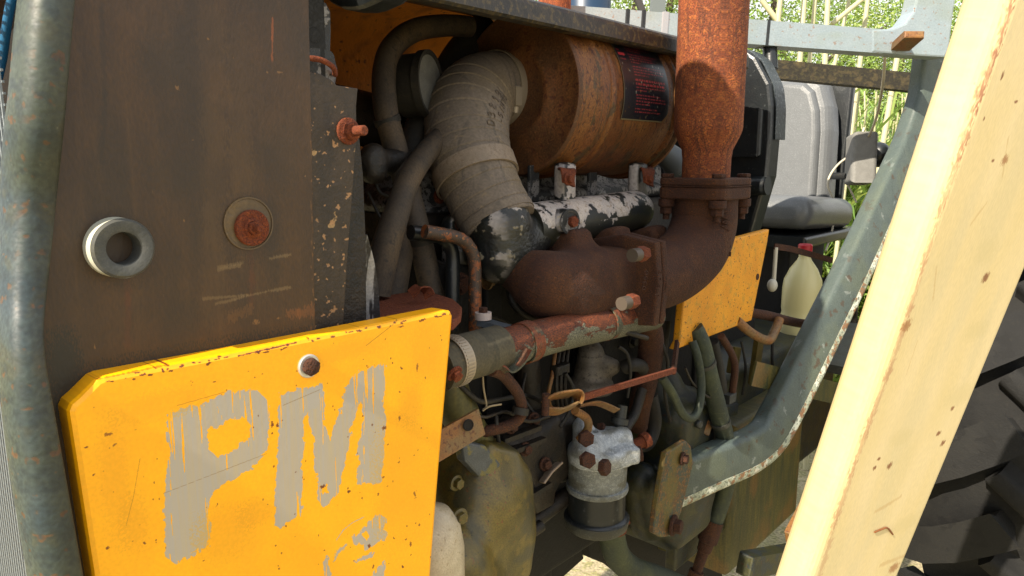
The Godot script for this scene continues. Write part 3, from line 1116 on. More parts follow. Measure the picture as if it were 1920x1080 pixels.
# ---------------------------------------------------------------- front end
func front_end() -> void:
	# nose frame, a bent sheet swept down the front corner
	var re := [[150, -60], [140, 60], [125, 240], [110, 380], [93, 540], [86, 610], [90, 680], [104, 760], [125, 880], [160, 1080], [178, 1180]]
	var le := [[34, -60], [24, 60], [10, 240], [-2, 380], [-6, 540], [-7, 610], [-5, 680], [-1, 760], [14, 880], [48, 1080], [66, 1180]]
	var pts := PackedVector3Array()
	var sc: Array = []
	var rz := [.004, .008, .005, -.012, -.010, -.005, .0, .004, .007, .008, .008]
	for i in re.size():
		var q := V(re[i][0], re[i][1], rz[i])
		pts.append(q)
		sc.append((q.x - V(le[i][0] + 4, le[i][1], rz[i] - .024).x) / .036)
	var pp := smooth(pts, 6)
	var ss: Array = []
	for i in pp.size():
		var f := float(i) / 6.0
		var k := mini(int(f), sc.size() - 2)
		ss.append(lerpf(sc[k], sc[k + 1], f - k))
	var prof := PackedVector2Array([Vector2(0, -.03), Vector2(0, -.004), Vector2(-.0015, -.001), Vector2(-.005, 0), Vector2(-.014, .0008), Vector2(-.0205, .0006), Vector2(-.0245, -.0005), Vector2(-.0282, -.0028), Vector2(-.0315, -.0072), Vector2(-.0342, -.0135), Vector2(-.036, -.021), Vector2(-.036, -.026), Vector2(-.033, -.028)])
	# sweep wants (side, up) with side = +X; up = tangent x side. tangent points down, so up = -Y x X = +Z
	var s := Shape.new()
	s.sweep(pp, prof, Vector3(1, 0, 0), true, true, ss)
	for q in s.t:
		var g := smoothstep(.44, .16, q.y)
		s.col.append(Color(1, 1, 1).lerp(Color(.72, .55, .34), g))
	mats.shell.vertex_color_use_as_albedo = true
	mats.shell.albedo_color = Color(.66, .69, .70)
	add("nose_frame", s, mats.shell, tractor, "curved grey-blue nose frame with a rusty inner edge")
	# grille screen behind it: woven wire in front of the radiator
	var wires := Shape.new()
	var x0 := .116
	for i in 60:
		var z := -.030 - i * .0062
		wires.bar(Vector3(x0, .6, z), Vector3(x0, 1.5, z), Vector3(1, 0, 0), .0013, .0013, 0.0)
	for i in 150:
		var y := .6 + i * .0062
		wires.bar(Vector3(x0 + .001, y, -.028), Vector3(x0 + .001, y, -.43), Vector3(1, 0, 0), .0013, .0013, 0.0)
	var w := add("grille_mesh", wires, plain(Color("#8b9296"), .5, .3), tractor)
	w.set_meta("kind", "stuff")
	s = Shape.new()
	s.box(Vector3(.30, 1.05, -.365), Vector3(.06, 1.1, .66))
	add("radiator_core", s, mats.block, tractor)
	s = Shape.new()
	s.tube(smooth(P([30, -40, -.10, 14, 40, -.11, 4, 110, -.12, -10, 170, -.12])), .0028, 10)
	add("blue_hose", s, plain(Color("#1f5f86"), .4), tractor)
	# brown side panel
	s = Shape.new()
	var zp := -.018
	var poly := PackedVector2Array()
	for q in [[150, -120], [578, -120], [580, 40], [586, 300], [592, 640], [600, 1000], [120, 1300], [60, 600], [95, 300]]:
		var v := V(q[0], q[1], zp)
		poly.append(Vector2(v.x, v.y))
	s.prism(poly, Vector3(0, 0, zp), Vector3.RIGHT, Vector3.UP, .003, .0008)
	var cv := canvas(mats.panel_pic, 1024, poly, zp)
	for q in [[408, 501, 456, 492], [408, 505, 450, 498], [505, 484, 545, 477], [404, 569, 440, 560, 500, 546, 545, 537], [380, 560, 470, 552], [440, 410, 470, 408]]:
		cv.band(q, 1.3, Color("#a29a86"), .6, 1.0)
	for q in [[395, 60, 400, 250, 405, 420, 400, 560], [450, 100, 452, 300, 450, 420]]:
		cv.band(q, 30, Color("#7d6a48"), .22, .5)  # soft vertical reflection on the wavy sheet, painted in as lighter bands
	for q in [[238, 530, 240, 560, 238, 640], [470, 470, 472, 520, 470, 560]]:
		cv.band(q, 7, Color("#7a4a26"), .3, .8)
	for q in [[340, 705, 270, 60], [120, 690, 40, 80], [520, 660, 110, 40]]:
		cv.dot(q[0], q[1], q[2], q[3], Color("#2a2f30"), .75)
	for i in 26:
		cv.dot(586 + (i * 37 % 5) - 3, 40 + i * 23, 1.6, 2.0 + (i * 13 % 7), Color("#9a7a50"), .6)
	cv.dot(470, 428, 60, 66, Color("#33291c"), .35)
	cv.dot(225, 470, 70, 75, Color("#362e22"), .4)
	for q in [[300, 120, 50, 60], [520, 300, 40, 70], [330, 330, 60, 50]]:
		cv.dot(q[0], q[1], q[2], q[3], Color("#3c3830"), .3)
	cv.band([511, 36, 510, 70, 510, 110], 2.4, Color("#a8683a"), .9, .7)
	cv.band([540, 588, 560, 585, 588, 582], 4, Color("#a07040"), .6, 1.3)
	cv.band([430, 592, 470, 580], 4, Color("#8a6a3c"), .5, 1.3)
	cv.band([190, 20, 196, 180, 190, 300], 6, Color("#35302a"), .35, 1.0)
	for q in [[332, 164, 4, 5], [390, 72, 2, 3], [437, 108, 1.5, 1.5], [361, 262, 2, 2], [501, 135, 2, 2], [524, 135, 5, 2], [572, 330, 1.5, 2], [345, 413, 2, 2], [177, 649, 2, 5], [480, 603, 6, 5], [522, 596, 4, 2]]:
		cv.dot(q[0], q[1], q[2], q[3], Color("#a88a5e"), .8)
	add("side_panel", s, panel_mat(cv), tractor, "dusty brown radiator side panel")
	# rubber grommet
	s = Shape.new()
	var c := V(217, 463, zp)
	s.lathe(c, Vector3(0, 0, 1), [Vector2(.0122, .0178), Vector2(.0137, .0164), Vector2(.0137, .0110), Vector2(.0127, .0098), Vector2(-.02, .0092)], 48)
	var ring := add("rubber_ring", s, surf(picture(["#4a4a46", "#3d3e3c"], "M", [["L", .5, .8, "#55523e", .6, 0.], ["F", .8, .9, "#6a6a60", .5, 0.]], .25, 1.2, 256), .7, 8.0), tractor, "black rubber ring plugged into the brown panel")
	s = Shape.new()
	s.lathe(c + Vector3(0, 0, -.012), Vector3(0, 0, 1), [Vector2(0, .0097), Vector2(.001, 0)], 24)
	s.lathe(c + Vector3(-.003, .002, -.012), Vector3(0, 0, 1), [Vector2(0, .004), Vector2(.006, .004), Vector2(.006, 0)], 14)
	add("plug", s, mats.rubber, ring)
	# rusty washer and nut
	s = Shape.new()
	var rw := c
	s.lathe(rw, Vector3(0, 0, 1), [Vector2(-.003, .0182), Vector2(.0120, .01795)], 48)
	add("outer_wall", s, plain(Color("#b9b8a6"), .7), ring, "dusty outer wall of the ring with sunlight painted into its pale colour")  # sunlight on the dusty rubber put into a paler colour
	s = Shape.new()
	c = V(466, 419, zp)
	s.lathe(c, Vector3(0, 0, 1), [Vector2(.0002, .0185), Vector2(.0012, .0182), Vector2(.0012, .0172), Vector2(.0004, .0168), Vector2(.0004, 0)], 36)
	var pad := add("washer_seat", s, mats.panel, tractor)
	s = Shape.new()
	c += Vector3(.0015, -.003, .0005)
	s.lathe(c, Vector3(0, 0, 1), [Vector2(0, .0125), Vector2(.0022, .0125), Vector2(.003, .0118), Vector2(.0026, .006), Vector2(.0026, 0)], 30)
	add("washer", s, mats.rust_bright, pad)
	s = Shape.new()
	s.lathe(c + Vector3(0, 0, .0024), Vector3(0, 0, 1), [Vector2(0, .0068), Vector2(.0012, .0066), Vector2(.002, .005)], 20)
	s.bolt(c + Vector3(0, 0, .0025), Vector3(0, 0, 1), .0052, false, .0055)
	add("nut", s, mats.rust_bright, pad)
	# inner plate with chipped paint
	s = Shape.new()
	var zi := -.03
	poly = PackedVector2Array()
	for q in [[560, 130], [600, 138], [622, 150], [632, 160], [671, 166], [668, 200], [669, 245], [660, 380], [652, 480], [642, 640], [560, 660]]:
		var v := V(q[0], q[1], zi)
		poly.append(Vector2(v.x, v.y))
	s.prism(poly, Vector3(0, 0, zi), Vector3.RIGHT, Vector3.UP, .003, .0007)
	var inner := add("radiator_bracket", s, mats.inner, tractor, "dark bracket plate with cream paint chips and rust")
	s = Shape.new()
	c = V(652, 246, zi)
	s.bolt(c, Vector3(0, 0, 1), .0072, true, .012)
	add("bolt", s, mats.rust_bright, inner)
	s = Shape.new()
	poly = PackedVector2Array()
	for q in [[560, -80], [594, -60], [600, 0], [612, 6], [620, 22], [621, 60], [619, 112], [560, 106]]:
		var v := V(q[0], q[1], zi - .006)
		poly.append(Vector2(v.x, v.y))
	s.prism(poly, Vector3(0, 0, zi - .006), Vector3.RIGHT, Vector3.UP, .003, .0008)
	var lug := add("top_lug", s, mats.peel_grey, tractor, "grey lug with peeling paint above the bracket plate")
	s = Shape.new()
	c = V(588, 66, zi - .006)
	s.lathe(c, Vector3(0, 0, 1), [Vector2(.0003, 0.0), Vector2(.0003, .0052), Vector2(.0011, .0052), Vector2(.0011, .0062), Vector2(.0003, .0066)], 20)
	add("hole", s, plain(Color("#101010"), .9), lug)
	s = Shape.new()
	s.tube(smooth(P([560, 108, -.03, 600, 112, -.027, 624, 126, -.028, 628, 140, -.035])), .0022, 8)
	add("rusty_lip", s, mats.rust_bright, lug)
	s = Shape.new()
	s.sweep(smooth(P([560, 122, -.036, 600, 122, -.036, 618, 128, -.037, 627, 150, -.044])), PackedVector2Array([Vector2(-.012, -.001), Vector2(.012, -.001), Vector2(.012, .001), Vector2(-.012, .001)]), Vector3(0, 1, 0))
	add("lug_fold", s, mats.peel_grey, lug)
	# shroud edge
	s = Shape.new()
	poly = PackedVector2Array()
	for q in [[630, 170], [672, 240], [681, 330], [686, 450], [688, 700], [630, 700]]:
		var v := V(q[0], q[1], -.045)
		poly.append(Vector2(v.x, v.y))
	s.prism(poly, Vector3(0, 0, -.045), Vector3.RIGHT, Vector3.UP, .002, .0005)
	add("fan_shroud", s, mats.grime, tractor)
	s = Shape.new()
	s.sweep(smooth(P([686, 440, -.05, 697, 480, -.052, 706, 530, -.054, 711, 600, -.056])), PackedVector2Array([Vector2(-.022, -.001), Vector2(.001, -.001), Vector2(.001, .001), Vector2(-.022, .001)]), Vector3(1, 0, .6))
	add("shroud_edge", s, surf(picture(["#3a3a3c", "#2c2c2e"], "V", [["V", .6, .66, "#c4c4c4", .8, .1], ["F", .7, .9, "#8a8a8a", .6, 0.]], .3, 1.0, 256), .4, 5.0, .2), tractor)
	# fan hub and pulleys deep behind
	s = Shape.new()
	var fc := Vector3(.47, 1.02, -.37)
	s.lathe(fc, Vector3(1, 0, 0), [Vector2(0, 0), Vector2(0, .05), Vector2(.06, .05), Vector2(.06, .07), Vector2(.1, .07), Vector2(.1, 0)], 20)
	add("fan_hub", s, mats.grime, tractor)

func panel_mat(cv: Canvas) -> StandardMaterial3D:
	var m := painted(cv, mats.panel_pic[1], .6, .5)
	m.albedo_color = Color(.72, .63, .50)
	return m

# ---------------------------------------------------------------- yellow panel with hand painted letters
func lower_panel() -> void:
	var px := [[128, 772], [134, 758], [150, 744], [170, 724], [182, 712], [196, 706], [400, 668], [620, 625], [836, 582], [846, 583], [850, 592], [845, 650], [826, 860], [806, 1110], [798, 1230], [200, 1260], [182, 1120]]
	var poly := PackedVector2Array()
	for q in px:
		var v := V(q[0], q[1], 0)
		poly.append(Vector2(v.x, v.y))
	var s := Shape.new()
	s.prism(poly, Vector3(0, 0, 0), Vector3.RIGHT, Vector3.UP, .022, .0035)
	var m := painted_panel(poly)
	var panel := add("lower_panel", s, m, tractor, "bright yellow lower panel with hand painted grey letters")
	s = Shape.new()
	var c := V(578, 686, 0)
	s.lathe(c, Vector3(0, 0, 1), [Vector2(0, .0088), Vector2(.0012, .0088), Vector2(.002, .008), Vector2(.002, 0)], 28)
	add("washer", s, mats.zinc, panel)
	s = Shape.new()
	s.hexnut(c + Vector3(0, 0, .002), Vector3(0, 0, 1), .0068, .0045)
	s.lathe(c + Vector3(0, 0, .002), Vector3(0, 0, 1), [Vector2(0, .0062), Vector2(.005, .0055), Vector2(.0062, .003), Vector2(.0064, 0)], 18)
	add("bolt_head", s, mats.rust_dark, panel)

func painted_panel(poly: PackedVector2Array) -> StandardMaterial3D:
	var base := picture(["#fcb000", "#faaa00"], "M", [["L", .5, .75, "#f4a808", .5, 0.], ["F", .95, .98, "#6a3a12", .5, -.1], ["S", .88, .9, "#5a2c10", .9, -.15]], .07, .5)
	var c := canvas(base, 1024, poly, 0.0)
	var grey := Color("#a8a096")
	c.brushed([307, 782, 325, 775, 380, 750, 425, 735, 480, 730, 500, 750, 508, 790, 502, 832, 480, 870, 440, 896, 395, 922, 390, 1022, 350, 1042, 325, 1056, 312, 1045, 306, 990, 307, 890, 318, 840, 312, 800], [[398, 802, 430, 786, 455, 782, 467, 795, 465, 820, 445, 840, 410, 858, 390, 842, 391, 820]], grey)
	c.brushed([525, 738, 572, 728, 606, 719, 607, 742, 572, 780, 568, 820, 568, 890, 566, 960, 540, 978, 525, 991, 515, 986, 516, 930, 520, 840], [], grey)
	c.brushed([572, 732, 606, 720, 608, 796, 618, 826, 640, 764, 655, 728, 680, 702, 676, 740, 654, 820, 638, 880, 634, 930, 604, 951, 594, 934, 590, 870, 583, 800], [[600, 912, 612, 906, 614, 922, 604, 928]], grey, .76)
	c.brushed([640, 745, 656, 714, 690, 690, 722, 682, 722, 740, 720, 800, 717, 880, 712, 906, 690, 906, 668, 908, 672, 840, 678, 780, 676, 752, 658, 764], [], grey, .72)
	c.brushed([688, 976, 706, 963, 719, 967, 726, 980, 716, 991, 727, 998, 723, 1006, 697, 1024, 682, 1032, 678, 1017, 664, 1022, 661, 1008, 675, 991, 688, 985], [[676, 1000, 688, 996, 692, 1004, 684, 1012]], grey)
	c.brushed([664, 1056, 678, 1043, 695, 1038, 706, 1036, 700, 1044, 690, 1049, 676, 1052], [], grey)
	c.brushed([604, 1100, 606, 1056, 614, 1041, 618, 1044, 616, 1060, 622, 1100], [], grey, .7)
	c.brushed([697, 1080, 708, 1062, 720, 1050, 719, 1120, 690, 1120], [], grey, .7)
	c.band([631, 1012, 643, 994, 660, 980, 682, 969], 1.2, grey, .9, .6)
	c.band([626, 1052, 634, 1034, 648, 1022], 3.0, grey, .9, 1.2)
	var r2 := RandomNumberGenerator.new()
	r2.seed = 11
	var rust := Color("#5c2a12")
	for i in 60:
		var f := r2.randf()
		c.dot(lerpf(190, 845, f), lerpf(716, 590, f) + r2.randfn(0, 3), r2.randf_range(1.5, 6), r2.randf_range(1, 2.6), rust)
	c.band([447, 667, 500, 655, 556, 642], 1.6, rust, .85, .8)
	c.band([182, 712, 240, 700, 320, 684], 1.2, Color("#8a4a1a"), .6, 1.2)
	for q in [[203, 814, 9, 3], [162, 838, 4, 2], [175, 890, 3, 2], [202, 1027, 4, 3], [510, 796, 3, 6], [520, 797, 2.5, 5], [782, 688, 2, 8], [605, 912, 6, 3], [770, 1020, 2, 5], [720, 802, 4, 4], [749, 784, 2, 6], [692, 1024, 3, 5]]:
		c.dot(q[0], q[1], q[2], q[3], rust)
	for i in 46:
		c.dot(r2.randf_range(180, 830), r2.randf_range(700, 1080), r2.randf_range(.8, 2.0), r2.randf_range(.8, 2.4), rust, .7)
	for q in [[300, 760, 90, 30], [760, 900, 60, 130], [420, 1000, 60, 60], [215, 900, 30, 140], [640, 660, 90, 18], [800, 660, 30, 60]]:
		c.dot(q[0], q[1], q[2], q[3], Color("#dc980c"), .32)
	for q in [[480, 960, 40, 30], [250, 980, 30, 60], [770, 760, 22, 40]]:
		c.dot(q[0], q[1], q[2], q[3], Color("#b88018"), .16)
	for l in [[686, 648, 760, 590], [306, 925, 500, 850], [262, 860, 250, 930, 236, 985], [332, 760, 420, 735], [530, 760, 600, 730]]:
		c.band(l, .6, Color("#6b4a1a"), .55, .3)
	return painted(c, base[1], .4, .4)

func rect(w: float, h: float, r := 0.0, seg := 3) -> PackedVector2Array:
	var o := PackedVector2Array()
	if r <= 0.0:
		return PackedVector2Array([Vector2(-w / 2, -h / 2), Vector2(w / 2, -h / 2), Vector2(w / 2, h / 2), Vector2(-w / 2, h / 2)])
	for c in [[1, -1, -PI / 2], [1, 1, 0.0], [-1, 1, PI / 2], [-1, -1, PI]]:
		for i in seg + 1:
			var a: float = c[2] + PI / 2 * i / seg
			o.append(Vector2(c[0] * (w / 2 - r), c[1] * (h / 2 - r)) + Vector2.from_angle(a) * r)
	return o

# ---------------------------------------------------------------- hood
func hood() -> void:
	var zr := -.112
	var p0 := V(937, -9, zr)
	var p1 := V(1265, 72, zr)
	var slope := (p1.y - p0.y) / (p1.x - p0.x)
	var x0 := .14
	var x1 := V(1400, 118, zr).x
	var y := 0.0
	var lift := func(x: float) -> float: return p0.y + slope * (x - p0.x)
	var s := Shape.new()
	# side rail: folded lip hanging from the hood edge
	var prof := PackedVector2Array([Vector2(0, .004), Vector2(.003, .001), Vector2(.004, -.003), Vector2(.004, -.019), Vector2(.001, -.022), Vector2(-.014, -.022), Vector2(-.014, -.019), Vector2(0, -.019), Vector2(0, 0), Vector2(-.03, .004), Vector2(-.03, .008)])
	# path along +X with side = +Z : up = tangent x side = X x Z = -Y
	for i in prof.size():
		prof[i].y = -prof[i].y
	s.sweep(PackedVector3Array([Vector3(x0, lift.call(x0), zr), Vector3(.6, lift.call(.6), zr), Vector3(x1, lift.call(x1), zr)]), prof, Vector3(0, 0, 1), false)
	var hd := Shape.new()
	# arched sheet
	var arch := [Vector2(zr - .002, .003), Vector2(zr - .05, .013), Vector2(-.20, .022), Vector2(-.30, .045), Vector2(-.42, .075), Vector2(-.54, .088), Vector2(-.62, .072), Vector2(-.665, .03), Vector2(-.675, -.06), Vector2(-.675, -.42)]
	var sheet := func(sh: Shape, pts: Array, off: float, xa: float, xb: float):
		for i in pts.size() - 1:
			var p: Vector2 = pts[i]
			var q: Vector2 = pts[i + 1]
			var e := (q - p).normalized()
			var nn := Vector3(0, -e.x, e.y)
			if off < 0:
				nn = -nn
			var na := nn
			var nb := nn
			if i > 0:
				var e0: Vector2 = (p - pts[i - 1]).normalized()
				na = (Vector3(0, -e0.x, e0.y) * signf(off) + nn).normalized()
			if i < pts.size() - 2:
				var e2: Vector2 = (pts[i + 2] - q).normalized()
				nb = (Vector3(0, -e2.x, e2.y) * signf(off) + nn).normalized()
			var d := absf(off)
			var st := sh.vert(Vector3(xa, p.y + lift.call(xa), p.x) + na * d * .5, na, Vector2(xa, i))
			sh.vert(Vector3(xb, p.y + lift.call(xb), p.x) + na * d * .5, na, Vector2(xb, i))
			sh.vert(Vector3(xb, q.y + lift.call(xb), q.x) + nb * d * .5, nb, Vector2(xb, i + 1))
			sh.vert(Vector3(xa, q.y + lift.call(xa), q.x) + nb * d * .5, nb, Vector2(xa, i + 1))
			sh.tri(st, st + 1, st + 2)
			sh.tri(st, st + 2, st + 3)
	sheet.call(hd, arch, .003, x0, x1)
	sheet.call(hd, arch, -.003, x0, x1)
	var h := add("hood", hd, mats.hood_in, tractor, "yellow hood sheet seen from its dusty inside")
	add("side_rail", s, mats.rail, h, "dark folded rail along the hood edge")
	# dark lining and stiffeners under the near shoulder
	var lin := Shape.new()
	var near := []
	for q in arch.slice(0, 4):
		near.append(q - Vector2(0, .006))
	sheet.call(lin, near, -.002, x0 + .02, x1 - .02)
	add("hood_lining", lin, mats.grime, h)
	for q in [[-.30, .034, .022, .016], [-.19, .006, .012, .012]]:
		lin = Shape.new()
		lin.bar(Vector3(x0, lift.call(x0) + q[1], q[0]), Vector3(x1, lift.call(x1) + q[1], q[0]), Vector3(0, 0, 1), q[2], q[3])
		add("stiffener", lin, mats.black, h)
	# added unseen blocker over the nose, put there to shade the exhaust stack
	var mc := Vector3(.36, 1.640, -.036)
	var ms := Shape.new()
	ms.prism(rect(.15, .44, .07, 6), mc, Vector3(0, 0, 1), Vector3.UP, .03, .006)
	var mr := add("shadow_blocker", ms, mats.black, tractor, "added unseen blocker above the nose that shades the exhaust stack")
	ms = Shape.new()
	ms.tube(PackedVector3Array([mc + Vector3(.03, -.1, 0), mc + Vector3(.03, -.1, -.3), Vector3(.40, lift.call(.4) + .06, -.42)]), .009, 10)
	add("blocker_stalk", ms, mats.black, mr)
	# rusty air intake pipe standing through the hood
	var st2 := Shape.new()
	var c := D(1040, 0, 1.32)
	st2.lathe(Vector3(c.x, lift.call(c.x) + .05, c.z), Vector3.UP, [Vector2(0, 0), Vector2(0, .03), Vector2(.3, .03), Vector2(.3, 0)], 22)
	add("intake_stack", st2, mats.rust_pipe, tractor, "rusty air intake pipe rising through the hood")

# ---------------------------------------------------------------- block, head, rocker cover
func engine_body() -> void:
	var s := Shape.new()
	s.box(Vector3(.95, .93, -.36), Vector3(.78, .5, .36), Basis.IDENTITY, .012)
	for i in 4:
		s.box(Vector3(.66 + i * .19, .95, -.178), Vector3(.03, .42, .012), Basis.IDENTITY, .004)
	s.box(Vector3(.95, .80, -.176), Vector3(.74, .025, .012), Basis.IDENTITY, .003)
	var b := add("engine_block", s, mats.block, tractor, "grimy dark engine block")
	s = Shape.new()
	s.box(Vector3(.95, 1.2, -.38), Vector3(.76, .075, .3), Basis.IDENTITY, .01)
	add("cylinder_head", s, mats.grime, b)
	s = Shape.new()
	var lo := V(720, 460, -.26)
	s.cast([["box", Vector3(.92, 1.275, -.38), Vector3(.34, .03, .10), .018], ["box", Vector3(.92, 1.25, -.38), Vector3(.36, .012, .125), .008], ["cyl", Vector3(.62, 1.28, -.33), Vector3(.62, 1.32, -.33), .02, .004]], Vector3(.53, 1.21, -.53), Vector3(1.31, 1.35, -.23), .012, .02)
	add("rocker_cover", s, mats.peel_grey, b, "grey cover with flaking paint under the hose")
	# flaking grey casting between the hoses, with its bolts
	s = Shape.new()
	s.cast([["box", V(800, 365, -.30), Vector3(.046, .036, .05), .012], ["cap", V(742, 370, -.28), V(738, 410, -.28), .015, .011], ["cyl", V(824, 368, -.26), V(824, 368, -.235), .013, .003], ["box", V(795, 408, -.29), Vector3(.055, .007, .055), .004]], V(700, 450, -.32), V(860, 290, -.17), .006, .01)
	var tc := add("thermostat_housing", s, mats.peel_grey, b, "flaking grey casting behind the crossing hoses")
	s = Shape.new()
	s.bolt(V(824, 368, -.234), Vector3(0, 0, 1), .0065)
	add("bolt", s, mats.rust_bright, tc)
	s = Shape.new()
	s.box(V(735, 395, -.27), Vector3(.02, .03, .02), Basis.IDENTITY, .004)
	add("red_plug", s, plain(Color("#4a1f1a"), .6), tc)
	# water pump ear behind the manifold elbow
	s = Shape.new()
	s.cast([["cap", V(852, 425, -.20), V(858, 480, -.20), .017, .02], ["-cyl", V(868, 425, -.21), V(868, 425, -.15), .008, .002], ["cap", V(850, 500, -.21), V(846, 540, -.21), .014, .012]], V(820, 570, -.25), V(900, 395, -.15), .005, .01)
	add("mounting_ear", s, mats.peel, b, "black casting ear with white paint patches")
	s = Shape.new()
	s.bolt(V(868, 427, -.19), Vector3(-.3, 0, 1), .011)
	add("bolt", s, mats.rust_dark, b)
	s = Shape.new()
	s.bolt(V(862, 532, -.17), Vector3(-.2, 0, 1), .0095)
	add("bolt", s, mats.rust_dark, b)
	s = Shape.new()
	s.bolt(V(912, 524, -.165), Vector3(1, 0, .2), .009, true, .008)
	add("union_nut", s, mats.tan, b)
	s = Shape.new()
	s.bolt(V(940, 526, -.155), Vector3(1, 0, .2), .007, false, .01)
	add("union_nut", s, mats.tan, b)
	# lower crank case side and oil pan
	s = Shape.new()
	s.box(Vector3(.70, .58, -.36), Vector3(.34, .25, .27), Basis.IDENTITY, .03)
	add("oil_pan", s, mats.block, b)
	for g in [[940, 880, 1096, 950, 1088, 1008, 1096, 1048, 1056, 1084, 940, 1130], [1104, 1002, 1108, 950, 1180, 920, 1330, 920, 1360, 1110, 1196, 1100, 1150, 1064, 1106, 1046]]:
		s = Shape.new()
		var gp := PackedVector2Array()
		for i in range(0, g.size(), 2):
			var v := V(g[i], g[i + 1], -.26)
			gp.append(Vector2(v.x, v.y))
		s.prism(gp, Vector3(0, 0, -.26), Vector3.RIGHT, Vector3.UP, .03, .004)
		add("frame_casting", s, mats.block, b)
	# pipe along the back, brackets in the gloom
	s = Shape.new()
	s.tube(smooth(P([590, 205, -.40, 690, 225, -.40, 760, 250, -.40, 840, 275, -.40])), .038, 18)
	add("upper_radiator_hose", s, mats.rubber_brown, tractor, "fat dusty radiator hose with a clamp")
	s = Shape.new()
	s.cast([["cap", V(690, 300, -.22), V(760, 300, -.23), .012, .014], ["cap", V(700, 290, -.22), V(700, 320, -.22), .014, .016], ["cap", V(735, 312, -.23), V(760, 290, -.24), .012, .008]], V(660, 350, -.27), V(790, 260, -.18), .005, .006)
	add("union_fitting", s, mats.grime, tractor)

# ---------------------------------------------------------------- air cleaner, hose, intake manifold
func intake() -> void:
	var zc := -.22
	var f := V(968, 178, zc)
	var ax := Vector3(1, 0, 0)
	var s := Shape.new()
	var r := .109
	s.lathe(f, ax, [Vector2(.002, r - .001), Vector2(.005, r), Vector2(.036, r), Vector2(.039, r + .002), Vector2(.042, r + .0045), Vector2(.048, r + .0045), Vector2(.051, r + .001), Vector2(.058, r + .001), Vector2(.060, r + .0025), Vector2(.064, r + .0025), Vector2(.066, r + .001), Vector2(.072, r + .001), Vector2(.074, r + .0025), Vector2(.078, r + .0025), Vector2(.080, r + .001), Vector2(.232, r + .001), Vector2(.236, r + .005), Vector2(.241, r + .006), Vector2(.245, r + .003), Vector2(.248, r + .003), Vector2(.252, r + .008), Vector2(.259, r + .008), Vector2(.264, r + .002), Vector2(.266, r - .01), Vector2(.266, 0)], 72)
	var ac := add("air_cleaner", s, mats.cleaner, tractor, "big rusty cylindrical air cleaner")
	s = Shape.new()
	var nk := f + Vector3(0, .006, -.034)
	s.lathe(f, ax, [Vector2(.001, .0), Vector2(.001, .044), Vector2(-.004, .050), Vector2(-.004, .058), Vector2(.0, .064), Vector2(.0, r - .009), Vector2(-.0015, r - .006), Vector2(-.0015, r - .002), Vector2(.0, r - .0005), Vector2(.003, r + .0005)], 72)
	add("end_face", s, mats.cleaner_face, ac, "dark streaked end face of the air cleaner")
	s = Shape.new()
	s.lathe(nk, ax, [Vector2(-.030, .044), Vector2(-.030, .047), Vector2(.0, .047), Vector2(.003, .052), Vector2(.0045, .052)], 40)
	add("inlet_neck", s, mats.rust_dark, ac)
	# label: curved plate with red print
	s = Shape.new()
	var n := 14
	var lab0 := f.x + .095
	var lab1 := f.x + .215
	var a0 := deg_to_rad(58)
	var a1 := deg_to_rad(-17)
	for i in n + 1:
		var a := lerpf(a0, a1, float(i) / n)
		var d := Vector3(0, sin(a), cos(a))
		s.vert(Vector3(lab0, f.y, f.z) + d * (r + .0022), d, Vector2(0, float(i) / n))
		s.vert(Vector3(lab1, f.y, f.z) + d * (r + .0022), d, Vector2(1, float(i) / n))
	for i in n:
		s.tri(i * 2, i * 2 + 1, i * 2 + 3)
		s.tri(i * 2, i * 2 + 3, i * 2 + 2)
	add("service_label", s, label_print(), ac, "black label with faded red print")
	# hose clamp at the neck
	var hose := P([938, 168, -.252, 918, 168, -.252, 898, 178, -.246, 882, 202, -.236, 875, 236, -.222, 878, 278, -.208, 891, 325, -.190, 908, 365, -.174, 926, 400, -.160, 938, 424, -.150])
	var hp := smooth(hose, 14)
	# ribs
	var rad: Array = []
	var tot := 0.0
	var at: Array = [0.0]
	for i in range(1, hp.size()):
		tot += hp[i].distance_to(hp[i - 1])
		at.append(tot)
	for i in hp.size():
		var q: float = at[i] / tot
		var base: float = .0485 + .0055 * sin(clampf(q / .8, 0, 1) * PI) - .002 * smoothstep(.7, 1.0, q)
		rad.append(base)
	s = Shape.new()
	# fine resample so that the wrap creases show
	var fine := PackedVector3Array()
	var fr: Array = []
	var m := 330
	for k in m + 1:
		var q: float = tot * k / m
		var j := 0
		while j < at.size() - 2 and at[j + 1] < q:
			j += 1
		var ff: float = (q - at[j]) / maxf(at[j + 1] - at[j], 1e-6)
		fine.append(hp[j].lerp(hp[j + 1], ff))
		var rr: float = lerpf(rad[j], rad[j + 1], ff)
		var ph := fposmod(q / tot * 15.0, 1.0)
		if q / tot > .2:
			rr += .0009 * ph - .0019 * smoothstep(.91, .97, ph)
		fr.append(rr)
	s.tube(fine, fr, 44, true)
	var hs := add("intake_hose", s, mats.rubber_dust, tractor, "thick grey wrapped rubber elbow hose")
	# raised characters on the hose
	var font := SystemFont.new()
	font.font_names = PackedStringArray(["Droid Sans"])
	s = Shape.new()
	var word := "D3819C"
	for i in word.length():
		var k := int(lerpf(185, 109, i / 5.0))
		var tn := (fine[k + 1] - fine[k - 1]).normalized()
		var out := (Vector3(-.22, .05, 1.0) - tn * Vector3(-.22, .05, 1.0).dot(tn)).normalized()
		s.text(word[i], fine[k] + out * (fr[k] + .0002), -tn, out.cross(-tn), .011, .0016, font)
	var word2 := "-5/HTO"
	for i in word2.length():
		var k := int(lerpf(172, 117, i / 5.0))
		var tn := (fine[k + 1] - fine[k - 1]).normalized()
		var v0 := Vector3(.08, .1, 1.0)
		var out := (v0 - tn * v0.dot(tn)).normalized()
		s.text(word2[i], fine[k] + out * (fr[k] + .0002), -tn, out.cross(-tn), .009, .0014, font)
